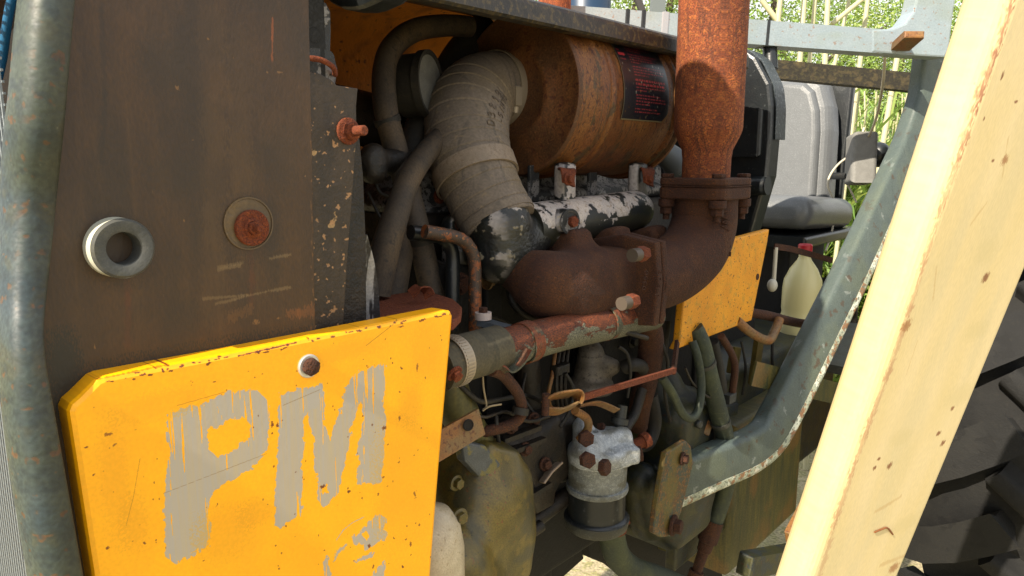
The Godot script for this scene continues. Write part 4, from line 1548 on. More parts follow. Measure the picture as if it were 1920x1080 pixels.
	add("moulded_characters", s, mats.rubber_moulded, hs)
	# worm drive clamp at the cleaner end
	s = Shape.new()
	var c0 := hp[6]
	s.lathe(c0 + Vector3(.0, 0, 0), ax, [Vector2(-.006, .0505), Vector2(-.006, .0522), Vector2(.0075, .0522), Vector2(.0075, .0505), Vector2(-.006, .0505)], 48)
	var cl := add("hose_clamp", s, mats.zinc_dull, hs, "worm drive clamp on the upper hose end")
	s = Shape.new()
	var ca := V(968, 176, -.20)
	var dirv := Vector3(0, -1, -.15).normalized()
	s.bar(ca + Vector3(0, .010, 0), ca - Vector3(0, .012, 0) + dirv * .004, Vector3(1, 0, 0), .012, .011, .002)
	s.lathe(ca - Vector3(0, .012, 0), dirv, [Vector2(0, .003), Vector2(.004, .003), Vector2(.004, .0048), Vector2(.012, .0048), Vector2(.012, 0)], 10)
	add("clamp_screw", s, mats.zinc_dull, cl)
	# strap lower down
	s = Shape.new()
	var ks := 238
	var tn2 := (fine[ks + 2] - fine[ks - 2]).normalized()
	s.lathe(fine[ks], tn2, [Vector2(-.0105, fr[ks] + .0002), Vector2(-.0105, fr[ks] + .0030), Vector2(.0105, fr[ks] + .0026), Vector2(.0105, fr[ks] - .0004)], 48)
	add("hose_band", s, surf(picture(["#8a7a68", "#7c6e5e"], "M", [["S", .6, .8, "#6a5a48", .6, 0.]], .2, .6, 256), .6, 6.0), hs, "tan band around the hose")
	s = Shape.new()
	ks = 317
	tn2 = (fine[ks + 2] - fine[ks - 2]).normalized()
	s.lathe(fine[ks], tn2, [Vector2(-.004, fr[ks] - .001), Vector2(-.004, fr[ks] + .0015), Vector2(.006, fr[ks] + .0015), Vector2(.006, fr[ks] - .004)], 44)
	add("hose_lip", s, mats.rubber_dust, hs)
	# ---- intake manifold
	var mz := -.145
	var ma := V(936, 420, mz)
	var mb := V(940, 474, mz)
	var mc := V(1012, 424, mz)
	var md := V(1205, 392, mz)
	var lo := V(870, 560, -.26)
	var hi := V(1240, 300, -.10)
	hi.x += .03
	s = Shape.new()
	var boss := V(1028, 412, mz)
	s.cast([["cap", ma, mb, .039, .036], ["cap", mb, mc.lerp(mb, .25), .036, .030], ["cyl", boss, boss + Vector3(-.006, 0, .040), .017, .003],
		["box", (V(1060, 372, mz) + Vector3(.004, .012, -.004)), Vector3(.015, .036, .010), .005], ["box", (V(1196, 362, mz) + Vector3(.004, .012, -.004)), Vector3(.015, .034, .010), .005],
		["cap", V(1060, 420, mz) + Vector3(0, 0, -.02), V(1050, 452, -.23), .022, .022], ["cap", V(1150, 415, mz) + Vector3(0, 0, -.02), V(1140, 440, -.23), .022, .022]], lo, hi, .0055, .012)
	var im := add("intake_manifold", s, mats.peel_few, tractor, "black intake manifold with flaking paint")
	s = Shape.new()
	var mt := md - mc
	var pp := PackedVector3Array()
	var pr: Array = []
	for i in 25:
		pp.append(mc.lerp(md, -.12 + 1.12 * i / 24.0))
		pr.append(.0315 - .0015 * i / 24.0 - (.012 if i == 24 else (.003 if i == 23 else 0.0)))
	s.tube(pp, pr, 40, true)
	add("manifold_pipe", s, flaked_pipe(mt.length()), im, "long pipe with pale primer showing along its upper side")
	s = Shape.new()
	var bc := boss + Vector3(-.006, 0, .039)
	s.lathe(bc, Vector3(-.15, 0, 1), [Vector2(0, .0165), Vector2(.0025, .0165), Vector2(.0025, .0135), Vector2(.0012, .0125), Vector2(.0012, 0)], 28)
	add("boss_rim", s, mats.peel_grey, im)
	s = Shape.new()
	s.bolt(bc + Vector3(.003, 0, .001), Vector3(-.15, 0, 1), .0075, false, 0.0)
	add("bolt", s, mats.rust_bright, im)
	# rusty straps that hold the cleaner
	for q in [[1040, 318, 1072, 318, 1078, 340, 1072], [1190, 318, 1210, 316, 1216, 338, 1208]]:
		s = Shape.new()
		var p := PackedVector3Array([V(q[0] + 18, q[1] - 2, -.20), V(q[0] + 20, q[1] - 4, -.16), V(q[0] + 24, q[1] + 2, -.125), V(q[0] + 26, q[1] + 28, -.118)])
		s.sweep(fillet(p, .012, 4), rect(.024, .003, .0012, 2), Vector3(1, 0, 0), false)
		var st := add("strap", s, mats.rust_bright, ac, "rusty bent strap under the air cleaner")
		s = Shape.new()
		s.bolt(V(q[0] + 25, q[1] + 18, -.1165), Vector3(0, .1, 1), .0058)
		add("bolt", s, mats.rust_bright, st)
	for q in [[1000, 345, -.19], [1110, 345, -.19]]:
		s = Shape.new()
		s.box(V(q[0], q[1], q[2]), Vector3(.02, .05, .006))
		add("saddle", s, mats.peel_grey, ac)
	# plastic service cap by the rear of the cleaner
	s = Shape.new()
	var e := V(1262, 300, -.2)
	s.lathe(e, Vector3(.6, -.5, .35), [Vector2(-.03, .02), Vector2(0, .024), Vector2(.006, .028), Vector2(.016, .028), Vector2(.02, .022), Vector2(.05, .018), Vector2(.05, 0)], 22)
	add("dust_valve", s, plain(Color("#596066"), .5), ac)

func label_print() -> StandardMaterial3D:
	var w := 256
	var h := 320
	var im := Image.create(w, h, false, Image.FORMAT_RGB8)
	im.fill(Color("#15181f"))
	var r := RandomNumberGenerator.new()
	r.seed = 5
	var red := Color("#8e2a2e")
	var y := 24
	var row := 0
	while y < h - 22:
		var head := row in [0, 1, 16, 17]
		var hh := 7 if head else 4
		var x := 66 if row > 0 else 90
		var stop := r.randi_range(180, 244) if row % 4 != 3 else r.randi_range(110, 150)
		while x < stop:
			var ww := r.randi_range(5, 17)
			# word made of letter-sized ticks
			for k in range(x, mini(x + ww, stop)):
				for j in hh:
					if (k % 4 != 0) and r.randf() < (.95 if head else .8):
						im.set_pixel(k, y + j, red.lerp(Color("#c04a46"), r.randf() * .5))
			x += ww + 4
		row += 1
		y += (12 if head else 9) + (5 if row % 4 == 0 else 0)
	im.fill_rect(Rect2i(12, 112, 34, 10), Color("#a83036"))
	im.fill_rect(Rect2i(12, 100, 16, 4), red)
	im.fill_rect(Rect2i(18, 132, 26, 5), Color("#6a2428"))
	im.fill_rect(Rect2i(0, 0, 3, h), Color("#5a5440"))
	im.fill_rect(Rect2i(0, h - 4, w, 4), Color("#6a5f44"))
	for i in 60:
		var x := r.randi_range(0, w - 4)
		var yy := r.randi_range(110, h - 10)
		im.fill_rect(Rect2i(x, yy, r.randi_range(1, 3), r.randi_range(2, 9)), Color("#8c8878") if r.randf() < .6 else Color("#6a4a24"))
	# peeled corner
	for i in 40:
		for j in 40:
			if i + j > 50:
				im.set_pixel(w - 40 + i, h - 40 + j, Color("#6a4a28"))
	var m := StandardMaterial3D.new()
	m.albedo_texture = ImageTexture.create_from_image(im)
	m.roughness = .3
	return m

# paint that has come off the upper side of a pipe in large flakes
func flaked_pipe(length: float, under := "#1c1f20", under2 := "#34311f", flake := "#a8a09c", flake2 := "#b9aea4", grime := "#7d6a54", bias := -.40, centre := .22, bump := 1.6, rough := .45) -> StandardMaterial3D:
	var w := 512
	var h := 384
	var big := noise_layer("P")
	var fine := noise_layer("S")
	var gr := noise_layer("F")
	var dirt := noise_layer("L")
	var im := Image.create(w, h, false, Image.FORMAT_RGB8)
	var hb := Image.create(w, h, false, Image.FORMAT_L8)
	for y in h:
		for x in w:
			var v := float(y) / h
			var i := (y & 511) * 512 + x
			var top := cos((v - centre) * TAU)
			var k := (big[i] - 128) / 128.0 * .8 + (fine[i] - 128) / 128.0 * .22 + top * .75 + bias
			var g := (gr[i] - 128) / 255.0
			var base := Color(under).lerp(Color(under2), clampf((dirt[i] - 110) / 90.0, 0, 1) * .6)
			var c := base
			if k > 0.0:
				c = Color(flake).lerp(Color(flake2), clampf(k * 2.0, 0, 1)).lerp(Color(grime), clampf((fine[(i + 9000) & 262143] - 150) / 60.0, 0, 1) * .5)
				c = c.lerp(Color("#5a5048"), clampf(.06 - k, 0, .06) * 9.0)
			elif k > -.05:
				c = base.lerp(Color("#4a4846"), (k + .05) * 10.0)
			im.set_pixel(x, y, c * (1.0 + g * (.25 if bias < -.3 else .9)))
			hb.set_pixel(x, y, Color.WHITE * (.5 + g * .1 - (.25 if k > 0.0 else 0.0)))
	hb.bump_map_to_normal_map(bump)
	var m := StandardMaterial3D.new()
	m.albedo_texture = ImageTexture.create_from_image(im)
	m.normal_enabled = true
	m.normal_texture = ImageTexture.create_from_image(hb)
	m.roughness = rough
	m.uv1_scale = Vector3(1.0 / length, 1, 1)
	return m

# ---------------------------------------------------------------- exhaust
func exhaust() -> void:
	var z := -.05
	# log manifold: casting with branches back to the head
	var a := V(1176, 524, -.085)
	var b := V(1024, 534, -.088)
	var c := V(948, 494, -.15)
	var s := Shape.new()
	var solids := [["box", (a + b) / 2 + Vector3(.018, 0, 0), Vector3(a.distance_to(b) / 2 + .012, .040, .038), .024, Basis(Vector3(0, 0, 1), .03)], ["cap", (a + b) / 2, b, .038, .036], ["cap", b, c, .036, .024]]
	for q in [[1085, 505], [1160, 495], [1230, 488]]:
		var v := V(q[0], q[1], -.10)
		solids.append(["box", v + Vector3(.0, .012, -.06), Vector3(.022, .022, .075), .01, Basis(Vector3(1, 0, 0), -.3)])
	s.cast(solids, V(920, 640, -.26), V(1250, 400, -.02) + Vector3(.03, 0, 0), .0055, .018)
	var man := add("exhaust_manifold", s, mats.rust_dark, tractor, "dark rusty exhaust manifold casting")
	# joint flange
	var fx := V(1180, 525, -.06)
	s = Shape.new()
	var fl := PackedVector2Array([Vector2(-.052, -.056), Vector2(.0, -.062), Vector2(.052, -.050), Vector2(.056, .0), Vector2(.050, .050), Vector2(.0, .060), Vector2(-.050, .052), Vector2(-.056, 0)])
	s.prism(fl, fx + Vector3(.012, 0, -.012), Vector3(0, 0, -1), Vector3.UP, .014, .003)
	s.prism(fl, fx + Vector3(.027, 0, -.012), Vector3(0, 0, -1), Vector3.UP, .013, .003)
	add("joint_flange", s, mats.rust_dark, man)
	# elbow
	var el := smooth(P([1196, 524, -.062, 1225, 520, -.058, 1262, 505, -.053, 1300, 470, z, 1318, 425, z, 1322, 385, z, 1323, 366, z]), 8)
	s = Shape.new()
	s.tube(el, [.047, .046, .0465, .048, .0485, .0475, .0465, .047], 36, false)
	var elbow := add("exhaust_elbow", s, mats.rust_dark, tractor, "rusty cast exhaust elbow with raised lettering")
	var font := SystemFont.new()
	font.font_names = PackedStringArray(["Droid Sans"])
	s = Shape.new()
	var word := "EIIVWN"
	for i in word.length():
		var cpos := V(1318, lerpf(470, 398, i / 5.0), z)
		var ang := -.32 - .02 * i
		var out := Vector3(sin(ang), 0, cos(ang))
		s.text(word[i], cpos + out * .0488, Vector3(.12, .99, 0).normalized(), out.cross(Vector3(.12, .99, 0).normalized()).normalized(), .013, .0022, font)
	add("raised_letters", s, mats.rust_dark, elbow)
	s = Shape.new()
	for i in 4:
		s.text("0350"[i], V(1207 + i * 1.5, 540 - i * 9.5, -.0150), Vector3(.1, .99, 0).normalized(), Vector3(-.99, .1, 0).normalized(), .008, .0014, font)
		s.text("JE0Z"[i], V(1231 + i * 2.5, 552 - i * 14, -.0125), Vector3(.1, .99, 0).normalized(), Vector3(-.99, .1, 0).normalized(), .008, .0014, font)
	add("casting_numbers", s, mats.rust_dark, elbow)
	# joint bolts
	for q in [[1192, 478, .012], [1172, 568, .014]]:
		s = Shape.new()
		var v := V(q[0], q[1], -.012) + Vector3(-.004, 0, 0)
		s.lathe(v, Vector3(1, 0, 0), [Vector2(-.004, 0), Vector2(-.004, .0082), Vector2(.010, .0082), Vector2(.010, 0)], 16)
		var sp := add("spacer", s, plain(Color("#544a40"), .55, .2), elbow, "bare grey spacer behind a rusty bolt head")
		s = Shape.new()
		s.hexnut(v + Vector3(.010, 0, 0), Vector3(1, 0, 0), .0095, .016)
		add("bolt_head", s, mats.rust_bright, sp)
	# square flange pair and stack
	var fc := V(1322, 362, z)
	s = Shape.new()
	var sq := rect(.104, .104, .016, 4)
	s.prism(sq, fc + Vector3(0, .010, 0), Vector3(1, 0, 0), Vector3(0, 0, -1), .018, .003)
	add("elbow_flange", s, mats.rust_dark, elbow)
	s = Shape.new()
	s.prism(sq, fc + Vector3(0, .0225, 0), Vector3(1, 0, 0), Vector3(0, 0, -1), .011, .0025)
	s.prism(rect(.106, .106, .018, 4), fc + Vector3(0, .0115, 0), Vector3(1, 0, 0), Vector3(0, 0, -1), .0012)
	var stack := Shape.new()
	var top := fc + Vector3(0, .022, 0)
	var R0 := .0345
	var R1 := .0485
	stack.lathe(top, Vector3.UP, [Vector2(-.004, R0), Vector2(.028, R0), Vector2(.034, R0 + .001), Vector2(.040, R0 + .0015), Vector2(.058, R1 - .004), Vector2(.066, R1 - .001), Vector2(.072, R1), Vector2(.50, R1), Vector2(.50, R1 - .004), Vector2(.2, R1 - .004)], 48)
	var pipe := add("exhaust_stack", stack, mats.rust_pipe, tractor, "tall rusty exhaust stack, sunlit at the top")
	add("stack_flange", s, mats.rust_dark, pipe)
	for q in [[-.040, -.040], [-.040, .040], [.040, .040], [.040, -.040]]:
		s = Shape.new()
		var v := fc + Vector3(q[0], -.008, q[1])
		s.lathe(v, Vector3.DOWN, [Vector2(0, .012), Vector2(.010, .012), Vector2(.012, .010), Vector2(.012, 0)], 14)
		s.hexnut(v + Vector3(0, -.012, 0), Vector3.DOWN, .0095, .010)
		s.lathe(v + Vector3(0, -.020, 0), Vector3.DOWN, [Vector2(0, .005), Vector2(.010, .005), Vector2(.010, 0)], 10)
		s.hexnut(fc + Vector3(q[0], .0225, q[1]), Vector3.UP, .0095, .006)
		add("flange_bolt", s, mats.rust_dark, elbow)

# ---------------------------------------------------------------- hoses and small pipes
func small_pipes() -> void:
	var s := Shape.new()
	s.tube(smooth(P([880, 50, -.30, 830, 48, -.30, 775, 58, -.29, 735, 90, -.28, 720, 140, -.27, 724, 210, -.25, 742, 280, -.235, 765, 360, -.215, 788, 450, -.20, 812, 560, -.19, 822, 610, -.185]), 8), .0145, 20)
	add("looped_hose", s, mats.rubber_brown, tractor, "brown rubber hose looping down from the hood")
	s = Shape.new()
	s.tube(smooth(P([905, 60, -.33, 860, 110, -.31, 815, 190, -.29, 780, 260, -.275, 762, 330, -.265]), 8), [.026, .024, .021, .019], 20)
	add("breather_duct", s, mats.rubber, tractor)
	s = Shape.new()
	s.tube(smooth(P([830, 255, -.215, 795, 292, -.205, 765, 340, -.185, 742, 405, -.175, 722, 470, -.175, 704, 550, -.18]), 8), [.0135, .0135, .0135, .016, .017], 18)
	add("crossing_hose", s, mats.rubber_brown, tractor, "dusty hose crossing in front of the looped hose")
	s = Shape.new()
	s.tube(smooth(P([768, 350, -.23, 757, 430, -.22, 743, 500, -.21, 728, 580, -.205, 720, 620, -.20]), 8), [.015, .017, .018, .018], 18)
	add("rear_hose", s, mats.rubber_brown, tractor)
	# round capped connector
	s = Shape.new()
	var c := V(788, 160, -.262)
	var ax := Vector3(.42, .05, .9).normalized()
	s.lathe(c - ax * .026, ax, [Vector2(0, 0), Vector2(0, .036), Vector2(.004, .039), Vector2(.032, .039), Vector2(.032, .042), Vector2(.042, .042), Vector2(.042, .038), Vector2(.040, .036)], 36)
	var cn := add("hose_connector", s, mats.rubber, tractor, "round black connector with a pale end cap")
	s = Shape.new()
	s.lathe(c - ax * .026, ax, [Vector2(.0402, .036), Vector2(.0402, 0)], 30)
	add("end_cap", s, surf(picture(["#6b6a64", "#5c5b56"], "M", [["F", .8, .9, "#4a4844", .5, 0.]], .2, .6, 256), .7, 5.0), cn)
	s = Shape.new()
	s.bar(V(742, 166, -.27), V(762, 168, -.262), Vector3(0, 1, 0), .007, .005, .001)
	add("clamp_tab", s, mats.zinc_dull, cn)
	# black pipe and rusty pipe bending down
	s = Shape.new()
	s.tube(fillet(P([770, 436, -.17, 850, 444, -.165, 847, 620, -.16]), .030), .0085, 16)
	add("black_pipe", s, mats.black, tractor, "black bent oil pipe")
	s = Shape.new()
	s.tube(fillet(P([796, 434, -.15, 890, 450, -.14, 891, 640, -.135]), .035), .0078, 16)
	add("rusty_pipe", s, surf(picture(["#4a3424", "#3a3028"], "M", [["P", .5, .58, "#8a4a22", .9, .1], ["S", .6, .7, "#2a2a2a", .7, 0.], ["S", .72, .8, "#a0602c", .8, .1]], .4, 2.0), .6, 6.0), tractor, "rust blotched bent pipe beside the black one")
	# rusty plate behind the yellow panel corner
	s = Shape.new()
	var pl := PackedVector2Array()
	var y0 := 1.045
	y0 = V(790, 575, -.11).y
	for q in [[700, 590], [712, 556], [760, 548], [800, 545], [850, 560], [866, 575], [864, 590], [850, 604], [800, 612], [700, 640]]:
		var v := Y(q[0], q[1], y0)
		pl.append(Vector2(v.x, -v.z))
	s.prism(pl, Vector3(0, y0, 0), Vector3(1, 0, 0), Vector3(0, 0, -1), .008, .0015)
	var rp := add("rusty_plate", s, mats.rust_bright, tractor, "flaking rusty bracket plate")
	s = Shape.new()
	s.sweep(smooth(P([770, 552, -.13, 785, 540, -.125, 800, 545, -.12, 806, 556, -.115])), rect(.012, .002), Vector3(.4, 0, 1))
	add("flaked_metal", s, mats.rust_bright, rp)
	# coolant pipe
	s = Shape.new()
	var pz := -.062
	s.tube(smooth(P([905, 664, pz, 960, 648, pz, 1060, 622, pz, 1140, 606, pz, 1222, 590, pz - .01])), .0215, 28)
	var cp := add("coolant_pipe", s, flaked_pipe(.33, "#5c5b4c", "#4c4a3a", "#46210f", "#5e2e14", "#7c3e18", -.12, .25, 2.6, .7), tractor, "rusty coolant pipe with grey paint left on it")
	s = Shape.new()
	s.tube(P([820, 690, pz, 870, 670, pz, 935, 652, pz]), .0245, 28)
	var st := add("rubber_sleeve", s, mats.sleeve, cp, "grey green rubber sleeve joined to the pipe")
	s = Shape.new()
	var ca := V(850, 677, pz)
	var dx := (V(935, 652, pz) - V(820, 690, pz)).normalized()
	s.lathe(ca, dx, [Vector2(-.006, .0247), Vector2(-.006, .0258), Vector2(.007, .0258), Vector2(.007, .0247)], 36)
	for i in 44:
		var an := TAU * i / 44
		var u := dx.cross(Vector3.UP).normalized()
		var w := u.cross(dx)
		var d := u * cos(an) + w * sin(an)
		s.bar(ca + d * .0259 - dx * .004, ca + d * .0259 + dx * .005, dx.cross(d), .0018, .0012, 0.0)
	var jc := add("worm_clamp", s, mats.zinc_dull, st, "bright ribbed worm clamp")
	s = Shape.new()
	s.bolt(V(852, 700, -.04), Vector3(0, -.6, 1), .006)
	add("clamp_bolt", s, mats.rust_bright, st)
	# pipe strap
	s = Shape.new()
	var cc := V(985, 642, pz)
	s.lathe(cc, dx, [Vector2(-.008, .022), Vector2(-.008, .0238), Vector2(.008, .0238), Vector2(.008, .022)], 30)
	s.sweep(smooth(P([990, 655, -.036, 975, 680, -.036, 955, 696, -.04, 938, 690, -.046])), rect(.012, .0022), Vector3(.3, .2, 1))
	add("pipe_strap", s, mats.pipe_part, cp)
	# second clip of the pipe near the flange
	s = Shape.new()
	var c2 := V(1134, 604, pz)
	s.lathe(c2, dx, [Vector2(-.004, .0218), Vector2(-.004, .0238), Vector2(.006, .0238), Vector2(.006, .0218)], 30)
	add("pipe_clip", s, mats.pipe_part, cp)
	# flat grey link plate on top of the pipe
	s = Shape.new()
	s.bar(V(898, 602, -.11), V(982, 625, -.062), Vector3(.6, 0, -.5), .019, .007, .002)
	var lk := add("link_plate", s, surf(picture(["#4c5258", "#42474c"], "M", [["F", .8, .9, "#7a7e80", .5, 0.]], .2, .8, 256), .5, 5.0), tractor, "flat dark grey link plate bolted above the coolant pipe")
	s = Shape.new()
	s.lathe(V(906, 592, -.104), Vector3.UP, [Vector2(-.004, .0095), Vector2(.004, .0095), Vector2(.004, 0)], 18)
	add("white_washer", s, plain(Color("#b9a9a0"), .5), lk)
	s = Shape.new()
	s.hexnut(V(906, 588, -.104), Vector3.UP, .0055, .007)
	add("bolt_head", s, mats.rust_dark, lk)
	# downward bend at the end of the coolant pipe
	s = Shape.new()
	s.tube(smooth(P([1195, 596, -.075, 1214, 604, -.08, 1221, 640, -.085, 1216, 690, -.09, 1200, 760, -.10, 1196, 800, -.11]), 6), [.015, .018, .019, .017, .015], 18)
	add("down_pipe", s, mats.rust_dark, tractor, "rust brown pipe bending down")
	s = Shape.new()
	s.tube(P([1150, 616, -.05, 1213, 634, -.045]), .0035, 8)
	add("thin_rod", s, mats.grime, tractor)
	s = Shape.new()
	s.tube(smooth(P([955, 530, -.15, 962, 565, -.14, 985, 590, -.13, 1015, 600, -.12])), .006, 10)
	add("bent_line", s, mats.grime, tractor)
	# four injector lines with clip
	for i in 4:
		s = Shape.new()
		var x := 1034 + i * 8
		s.tube(smooth(P([x + 14, 610, -.14, x + 8, 650, -.13, x + 2, 700, -.12, x + (-6 if i == 0 else 2), 745, -.12, x + 6, 780, -.13])), .0027, 8)
		add("injector_line", s, mats.tan if i == 0 else mats.grime, tractor)
	s = Shape.new()
	s.box(V(1050, 692, -.118), Vector3(.028, .014, .014), Basis.IDENTITY, .003)
	add("line_clip", s, mats.grime, tractor)
	# hose behind, left of the injection pump
	s = Shape.new()
	s.tube(smooth(P([922, 694, -.05, 945, 705, -.055, 972, 740, -.06, 978, 775, -.065, 958, 796, -.07, 915, 808, -.08, 890, 812, -.09])), .0064, 14)
	add("return_hose", s, mats.rust_dark, tractor, "bent brown return hose")
	s = Shape.new()
	s.tube(smooth(P([905, 700, -.06, 907, 730, -.06, 912, 760, -.06, 906, 768, -.06])), .0011, 6)
	s.tube(smooth(P([905, 770, -.06, 918, 762, -.055, 940, 758, -.05])), .0011, 6)
	add("tie_wire", s, plain(Color("#8a7a5e"), .6), tractor)
	# clevis and control rod
	s = Shape.new()
	s.sweep(fillet(P([1025, 752, -.05, 1040, 742, -.04, 1082, 737, -.035, 1084, 757, -.035, 1050, 772, -.04, 1022, 770, -.05]), .006, 4), rect(.022, .003, .001, 1), Vector3(-.35, .75, .9))
	var cv := add("clevis", s, mats.tan, tractor, "tan sheet metal clevis")
	s = Shape.new()
	s.tube(P([1024, 738, -.045, 1022, 778, -.045]), .0045, 10)
	add("clevis_pin", s, mats.rust_dark, cv)
	s = Shape.new()
	s.bar(V(1082, 748, -.035), V(1266, 694, -.035), Vector3(0, 0, 1), .005, .0075, .001)
	var rod := add("control_rod", s, mats.rust_bright, cv, "long thin rusty control rod")
	s = Shape.new()
	s.bar(V(1262, 700, -.04), V(1270, 640, -.06), Vector3(0, 0, 1), .005, .009, .001)
	add("rod_arm", s, mats.rust_dark, cv)
	# hoses under the small yellow plate
	s = Shape.new()
	s.tube(smooth(P([1300, 615, -.08, 1316, 650, -.07, 1330, 710, -.06, 1346, 770, -.055, 1361, 830, -.055, 1364, 880, -.06, 1358, 920, -.07, 1344, 965, -.08, 1334, 990, -.085]), 8), [.0155, .0155, .0155, .0155, .015], 20)
	var gh := add("hydraulic_hose", s, mats.rubber_green, tractor, "thick green grey hydraulic hose running down behind the strut")
	s = Shape.new()
	var fa := V(1336, 985, -.084)
	var fb := V(1306, 1072, -.10)
	s.lathe(fa, fb - fa, [Vector2(-.01, .017), Vector2(.03, .018), Vector2(.032, .014), Vector2(.05, .0125), Vector2(.052, .010), Vector2(.09, .009), Vector2(.09, .013), Vector2(.11, .013), Vector2(.11, 0)], 18)
	add("hose_fitting", s, mats.rust_dark, gh, "rusty crimped hose fitting")
	s = Shape.new()
	s.tube(smooth(P([1335, 640, -.10, 1346, 690, -.10, 1352, 740, -.10, 1350, 800, -.12]), 6), .011, 14)
	add("second_hose", s, mats.rubber, tractor)
	s = Shape.new()
	s.tube(smooth(P([1240, 706, -.05, 1262, 740, -.05, 1280, 776, -.05, 1297, 784, -.05, 1310, 765, -.05, 1315, 720, -.055, 1308, 670, -.06, 1298, 640, -.07]), 8), .0065, 14)
	add("u_shaped_hose", s, mats.rubber_green, tractor, "thin hose hanging in a U below the small plate")
	s = Shape.new()
	s.tube(smooth(P([1352, 630, -.06, 1372, 664, -.055, 1378, 690, -.055, 1373, 735, -.06]), 6), .0062, 12)
	add("linkage_rod", s, mats.rust_dark, tractor)
	s = Shape.new()
	s.box(V(1368, 746, -.06), Vector3(.026, .016, .014), Basis.IDENTITY, .002)
	add("linkage_block", s, mats.alu_dull, tractor)
	s = Shape.new()
	s.tube(smooth(P([1380, 600, -.08, 1410, 625, -.07, 1440, 638, -.06, 1452, 622, -.06, 1462, 598, -.06]), 6), .0085, 12)
	add("bent_lever", s, mats.tan, tractor, "tan bent lever below the small yellow plate")
	s = Shape.new()
	s.tube(smooth(P([1400, 585, -.10, 1440, 592, -.08, 1500, 606, -.06, 1560, 610, -.03]), 6), .009, 12)
	add("brake_rod", s, mats.rust_dark, tractor)
	s = Shape.new()
	s.tube(smooth(P([1170, 690, -.10, 1185, 684, -.09, 1206, 690, -.09, 1212, 720, -.10, 1204, 770, -.11]), 6), .010, 12)
	add("fuel_hose", s, mats.rubber, tractor)
	s = Shape.new()
	s.tube(smooth(P([1220, 740, -.10, 1228, 790, -.10, 1216, 830, -.10, 1196, 835, -.09]), 6), .0105, 12)
	add("filter_hose", s, mats.rubber, tractor)
	s = Shape.new()
	s.tube(smooth(P([1204, 730, -.085, 1190, 775, -.08, 1175, 800, -.075, 1166, 830, -.07]), 6), .0075, 12)
	add("filter_line", s, mats.grime, tractor)
	s = Shape.new()
	s.tube(smooth(P([1078, 770, -.06, 1100, 785, -.065, 1102, 805, -.07, 1085, 825, -.08]), 6), .0055, 12)
	add("bleed_line", s, mats.tan, tractor)
	# electric wires and clips in the gloom
	var wr := [[[700, 330, -.23, 712, 360, -.225, 735, 372, -.22, 760, 400, -.215, 772, 440, -.21], .0022], [[690, 360, -.24, 720, 420, -.22, 760, 470, -.21, 800, 480, -.20, 840, 500, -.19], .0020],
		[[860, 720, -.08, 900, 752, -.075, 940, 748, -.08, 985, 742, -.09, 1022, 756, -.05], .0030], [[868, 760, -.09, 905, 782, -.08, 948, 772, -.08, 990, 790, -.09, 1030, 780, -.09], .0022],
		[[930, 780, -.08, 932, 800, -.075, 935, 830, -.08], .0024], [[1060, 700, -.11, 1075, 730, -.105, 1068, 770, -.10, 1050, 800, -.10], .0026], [[1160, 650, -.09, 1176, 664, -.085, 1182, 700, -.085, 1176, 745, -.09], .0024],
		[[1240, 640, -.07, 1252, 680, -.065, 1246, 730, -.07, 1256, 790, -.075], .0026], [[1285, 690, -.06, 1300, 720, -.06, 1330, 745, -.055, 1350, 740, -.055], .0020], [[1390, 640, -.09, 1398, 690, -.085, 1392, 740, -.09], .0024],
		[[1450, 620, -.08, 1448, 680, -.075, 1460, 730, -.07], .003], [[985, 700, -.13, 980, 740, -.12, 1000, 775, -.11, 1010, 800, -.11], .0022], [[890, 590, -.15, 940, 600, -.15, 1000, 640, -.15], .0024]]
	for w in wr:
		s = Shape.new()
		s.tube(smooth(P(w[0]), 6), w[1], 8)
		add("wire", s, mats.rubber if w[1] > .0022 else mats.grime, tractor)
	for q in [[788, 450, -.20, 791, 465, .0150], [726, 225, -.247, 731, 240, .0150], [1322, 680, -.065, 1328, 700, .0162], [1350, 790, -.055, 1354, 805, .0162], [976, 770, -.064, 974, 780, .0084]]:
		s = Shape.new()
		var ca2 := V(q[0], q[1], q[2])
		s.lathe(ca2, V(q[3], q[4], q[2]) - ca2, [Vector2(-.004, q[5] - .001), Vector2(-.004, q[5] + .0012), Vector2(.004, q[5] + .0012), Vector2(.004, q[5] - .001)], 22)
		add("hose_tie", s, mats.alu_dull if q[5] > .016 else mats.rubber, tractor)
	for q in [[700, 480, -.2], [905, 620, -.165], [960, 680, -.165], [1010, 660, -.165], [1185, 640, -.165], [885, 690, -.165], [1225, 650, -.165]]:
		s = Shape.new()
		s.bolt(V(q[0], q[1], q[2]), Vector3(0, 0, 1), .0075)
		add("block_bolt", s, mats.grime, tractor)
	# dark verticals between pump and block
	for q in [[985, 660, 1000, 800, .018, -.15], [1245, 600, 1225, 760, .012, -.14], [1118, 620, 1122, 700, .012, -.15]]:
		s = Shape.new()
		s.tube(P([q[0], q[1], q[5], q[2], q[3], q[5]]), q[4], 14)
		add("dark_pipe", s, mats.grime, tractor)

